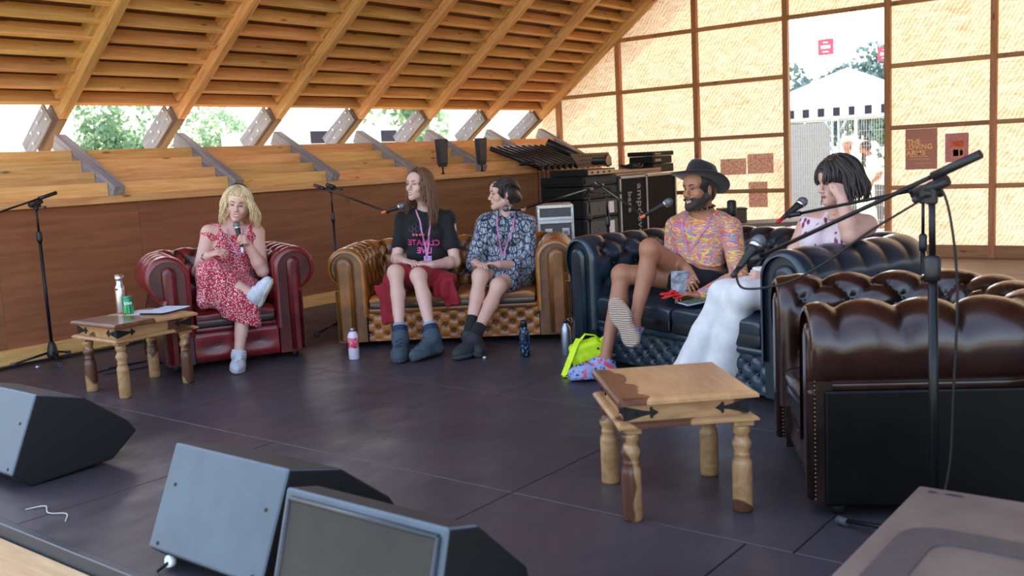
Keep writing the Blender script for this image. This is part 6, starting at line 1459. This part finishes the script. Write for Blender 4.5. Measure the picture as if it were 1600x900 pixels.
# ================================================================ OUTSIDE
M_white = plain('white_canvas', rgb(236, 238, 242), .8, var=.01); M_dark = plain('dark_flag', rgb(52, 46, 58), .8); M_galv = plain('galvanised', rgb(196, 200, 206), .4, .5)
def marquee(label, x, y, half, ze, zp, sq, rz=0., vh=.62):
    """square tent: white roof and valance, dark squares (offset, width, z0, z1) proud of the valance on the local -x side"""
    t = thing('marquee', label, 'tent', (x, y, -.35), rz); mb = MB(); e, p = ze + .35, zp + .35
    mb.faces([(-half, -half, e), (half, -half, e), (half, half, e), (-half, half, e), (0, 0, p)], [(0, 1, 4), (1, 2, 4), (2, 3, 4), (3, 0, 4)]); mb.build('roof', M_white, t)
    for sx in (-1, 1):
        for sy in (-1, 1): mb = MB(); mb.bx(sx * half - .04, sx * half + .04, sy * half - .04, sy * half + .04, 0, e); mb.build('pole', M_white, t)
    for c, d in (((-half, 0), (.02, 2 * half)), ((half, 0), (.02, 2 * half)), ((0, -half), (2 * half, .02)), ((0, half), (2 * half, .02))):
        mb = MB(); mb.box((c[0], c[1], e - vh / 2), (d[0], d[1], vh)); mb.build('valance', M_white, t)
    for (o, w, z0, z1) in sq: mb = MB(); mb.bx(-half - .03, -half - .012, o - w / 2, o + w / 2, z0 + .35, z1 + .35); mb.build('valance_square', M_dark, t)
    return t
marquee('white pointed marquee with a row of dark valance squares seen through the doorway', 43.2, 14.9, 3.2, 2.95, 4.60, [(-2.56 + .64 * k, .27, 2.46, 2.80) for k in range(9)], vh=.55)
marquee('white marquee with dark valance squares seen under the eaves beyond the tan sofa', 15.0, 17.4, 1.4, 2.28, 2.4, [(-1.03, .48, 1.93, 2.18), (1.03, .48, 1.93, 2.18)], PI / 2, .40)
# steel site fence
def fence(label, y0, y1, x=18., scrim=False):
    t = thing('site_fence', label, 'fence', (x, 0, -.35)); h = 2.16
    for y in (y0, y1): mb = MB(); mb.tube([(0, y, 0), (0, y, h)], .024, 8); mb.build('post', M_galv, t)
    for z in (.12, h): mb = MB(); mb.tube([(0, y0, z), (0, y1, z)], .020, 8); mb.build('rail', M_galv, t)
    for y, s in ((y0, 1), (y1, -1)): mb = MB(); mb.tube([(0, y, h - .25), (0, y + s * .16, h)], .016, 6); mb.build('corner_brace', M_galv, t)
    mb = MB(); y = y0 + .045
    while y < y1 - .02: mb.box((0, y, h / 2 + .06), (.005, .0055, h - .12)); y += .045
    for z in np.arange(.3, h, .27): mb.box((0, (y0 + y1) / 2, z), (.006, y1 - y0, .006))
    stuff(mb.build('wire_mesh', M_galv, t))
    mb = MB(); mb.box((0, (y0 + y1) / 2, .06), (.5, .2, .12)) if False else mb.box((0, y0, .05), (.6, .10, .11)); mb.box((0, y1, .05), (.6, .10, .11)); mb.build('block', plain('concrete', rgb(150, 150, 150), .9), t)
    if scrim: mb = MB(); mb.bx(.02, .03, y0 + .05, y1 - .05, .2, h - .05); mb.build('scrim', plain('grey_scrim', rgb(170, 174, 178), .8), t)
    return t
fence('steel mesh fence panel with grey scrim beyond the doorway', 6.50, 9.95, scrim=True); fence('clear steel mesh fence panel beyond the doorway, beside the scrim panel', 2.95, 6.38)
def pole_sign(label, x, y, zs, w, h):
    t = thing('pole_sign', label, 'sign', (x, y, -.35)); mb = MB(); mb.tube([(0, 0, 0), (0, 0, zs + 2.6)], .02, 6); mb.build('pole', M_galv, t)
    mb = MB(); mb.bx(-.03, -.01, -w / 2, w / 2, zs + .35 - h / 2, zs + .35 + h / 2); b = mb.build('board', plain('red_sign', rgb(216, 86, 104), .6, var=.02), t)
    for dz, ww, hh in ((.28, .3, .08), (.0, .62, .22), (-.30, .40, .08)): mb = MB(); mb.bx(-.034, -.03, -ww * w / 2, ww * w / 2, zs + .35 + dz * h - hh * h / 2, zs + .35 + dz * h + hh * h / 2); put('lettering', mb.mesh('bar'), M_lbl, b)
    return t
pole_sign('red square sign with white lettering on a thin pole above the marquee', 25, 9.17, 3.80, .40, .40); pole_sign('second red sign half hidden behind the door post', 30, 9.25, 3.9, .4, .4)
t = thing('utility_pole', 'thin pale pole in front of the marquee beyond the doorway', 'pole', (30, 10.1, -.35)); mb = MB(); mb.tube([(0, 0, 0), (0, 0, 3.9)], .04, 6); mb.build('shaft', M_white, t)
t = thing('utility_pole', 'pale leaning pole in front of the trees beyond the back wall', 'pole', (13.5, 20.0, -.6)); mb = MB(); mb.tube([(0, 0, 0), (-.1, .1, 4.2)], .045, 6); mb.build('shaft', M_white, t)
t = thing('leaning_plank', 'pale plank leaning against the wall just outside the doorway', 'plank', (12.4, 4.8, -.35), 0); mb = MB(); mb.tube([(0, -.03, .0), (-.28, .36, 1.75)], .07, 4, flat=.25); mb.build('plank', wood('pale_plank', rgb(226, 200, 160), rgb(240, 220, 186), 2, 1.5, knots=False), t)
# trees
t = NT('leaf_green'); oi = t.n('ObjectInfo'); n = t.noise(t.coord('Object', rnd=True), 1.2, 3)  # leaf colour paled to carry outdoor haze and glare
cc = t.ramp(n, [(.3, rgb(118, 150, 118)), (.7, rgb(172, 196, 158))]); tr = t.n('BsdfTranslucent'); t.l(cc, tr.inputs[0]); df = t.n('BsdfDiffuse'); t.l(cc, df.inputs[0]); mx = t.n('MixShader'); mx.inputs[0].default_value = .5; t.l(df.outputs[0], mx.inputs[1]); t.l(tr.outputs[0], mx.inputs[2]); t.l(mx.outputs[0], t.out.inputs[0]); M_leaf = t.m
M_leaf_far = plain('hazed_foliage', rgb(134, 156, 150), .9, var=.12, scale=2)  # distance haze put into the leaf colour
M_bark = plain('bark', rgb(96, 84, 70), .9)
def tree(label, x, y, h, w, seed, n=1500, leaf=.16, group=None, name='tree', mat=None):
    r = np.random.RandomState(seed); t = thing(name, label, 'tree', (x, y, -.6), r.uniform(0, 6), group)
    mb = MB(); mb.tube([(0, 0, 0), (.05 * w, 0, h * .4), (0, .03 * w, h * .75)], [.07 * w, .05 * w, .02 * w], 8)
    for k in range(5): a = k * 1.3; mb.tube([(0, 0, h * (.3 + .07 * k)), (math.cos(a) * w * .3, math.sin(a) * w * .3, h * (.5 + .07 * k))], [.03 * w, .01 * w], 6)
    mb.build('trunk', M_bark, t)
    cl = [(r.normal(size=3) * A3(w * .24, w * .24, h * .15) + A3(0, 0, h * .62), r.uniform(.18, .32) * w) for _ in range(14)]
    V, Fc = [], []
    for i in range(n):
        c, rad = cl[r.randint(14)]; p = c + nrm(r.normal(size=3)) * rad * r.uniform(.75, 1.05); a = nrm(r.normal(size=3)) * leaf; b = nrm(np.cross(a, r.normal(size=3))) * leaf * .55; o = len(V)
        V += [p - a, p + b, p + a, p - b]; Fc.append((o, o + 1, o + 2, o + 3))
    me = npmesh('foliage', V, np.array(Fc)); me.polygons.foreach_set('use_smooth', np.zeros(len(Fc), bool)); stuff(put('foliage', me, mat or M_leaf, t)); return t
tree('broad round tree seen under the eaves, nearer to the end with the empty stand', 13.1, 22.4, 4.0, 2.7, 1, 5000, .085); tree('broad round tree seen under the eaves above the blonde woman', 15.4, 20.2, 3.9, 2.7, 2, 5000, .085); tree('small faint tree seen under the eaves above the tan sofa', 26., 25.5, 4.6, 3.0, 3, 900, .2)
for k, y in enumerate(np.linspace(11, 35, 7)): tree(('first', 'second', 'third', 'fourth', 'fifth', 'sixth', 'seventh')[k] + ' hazy tree of the line behind the marquee, counting from the near door post', 70 + 3 * math.sin(k * 2.1), y, 7.4 + .8 * math.cos(k * 1.7), 4.8, 10 + k, 3000, .26, 'tree line behind the marquee', mat=M_leaf_far)
tree('low dark green hedge-like tree just beyond the marquee roof', 55, 16.2, 4.4, 3.2, 40, 3000, .16, mat=plain('hazed_hedge', rgb(108, 136, 112), .9, var=.15, scale=3))  # hedge green lightened to carry the haze
tree('leafy weed growing at the foot of the door post outside', 12.6, 3.75, .85, .35, 50, 260, .03, name='weed')
# people beyond the fence
def bystander(label, x, y, face, sk, top, hat=None, lean=0., hair=None):
    z0 = -.35; J = dict(head=(0, -.02 - lean, 1.62), neck=(0, .02 - lean * .8, 1.45), shR=(-.18, .02 - lean * .7, 1.38), shL=(.18, .02 - lean * .7, 1.38), elR=(-.24, .02, 1.10), wrR=(-.20, -.14, .93), elL=(.24, .02, 1.10), wrL=(.20, -.14, .93), hipR=(-.09, .02, .92), hipL=(.09, .02, .92), knR=(-.10, -.01, .50), knL=(.10, -.01, .50), anR=(-.11, .03, .09), anL=(.11, .03, .09), toeR=(-.13, -.16, .03), toeL=(.13, -.16, .03))
    p = Person('person', label, (x, y), face, J, (0, -1, 0), (0, 0, 1), sk, 1.0, 1.0, False); p.root.location.z = z0
    lo, hi = box_of(list(p.J.values()), .15); S = Sdf(lo, hi, .012); p.torso(S)
    for s_ in 'RL': p.arm(S, s_); p.leg(S, s_); p.foot(S, s_); hand(S, p.J['wr' + s_], (0, -.3, -.9), (1 if s_ == 'R' else -1, 0, 0), (0, -1, 0))
    p.head(S); p.add(S, 'body', sk)
    S = Sdf(lo, hi, .012); p.torso(S, .02)
    for s_ in 'RL': p.arm(S, s_, .016, .8)
    S.cut(p.tp(1.0, 0, 0), p.T); p.add(S, 'shirt', top)
    S = Sdf(lo, hi, .012); p.torso(S, .015); S.cut(p.tp(.15, 0, 0), p.T)
    for s_ in 'RL': p.leg(S, s_, .018, 1.9)
    p.add(S, 'trousers', cloth('grey_trousers', rgb(96, 96, 104)).m)
    S = scalp_cap(p, .012, h=.009); p.add(S, 'hair', H_dark)
    if hat: S = Sdf(p.J['head'] - .25, p.J['head'] + .25, .009); S.ball(p.hp(-.01, 0, .05), (.118, .095, .10), .01); S.cut(p.hp(0, 0, .045), -p.u); S.rbox(p.hp(.12, 0, .05), (.06, .08, .008), .006, p.B(), .01); p.add(S, 'cap', hat)
    return p
bystander('person in an orange cap standing beyond the mesh fence', 20.6, 7.12, (-.9, -.2), SK_tan, cloth('pale_blue_shirt', rgb(190, 196, 214)).m, cloth('orange_cap', rgb(232, 130, 84)).m)
bystander('person in a white shirt bending beyond the mesh fence', 19.6, 6.15, (-.3, .9), SK_tan, C_white, None, .25)
# scraps on the floor
cable('pale straw twig lying near the stage edge', [(1.84, 4.16, .004), (1.90, 4.11, .010), (1.87, 4.02, .006), (1.90, 3.93, .010), (1.86, 3.86, .004)], .0022, 'twig', plain('straw', rgb(206, 200, 190), .8))
for x, y, lab in ((3.47, 7.36, 'white paper scrap on the floor by the back wall stand'), (4.25, 6.30, 'white paper scrap on the floor behind the left table'), (5.17, 4.36, 'white crumb on the floor below the tan sofa')):
    t = tag(bpy.data.objects.new('paper_scrap', None), lab, 'scrap'); COL.objects.link(t); t.location = (x, y, 0); mb = MB(); mb.box((0, 0, .006), (.024, .018, .011), Matrix.Rotation(.5, 3, 'Z'), .003); mb.build('scrap', M_paper, t)
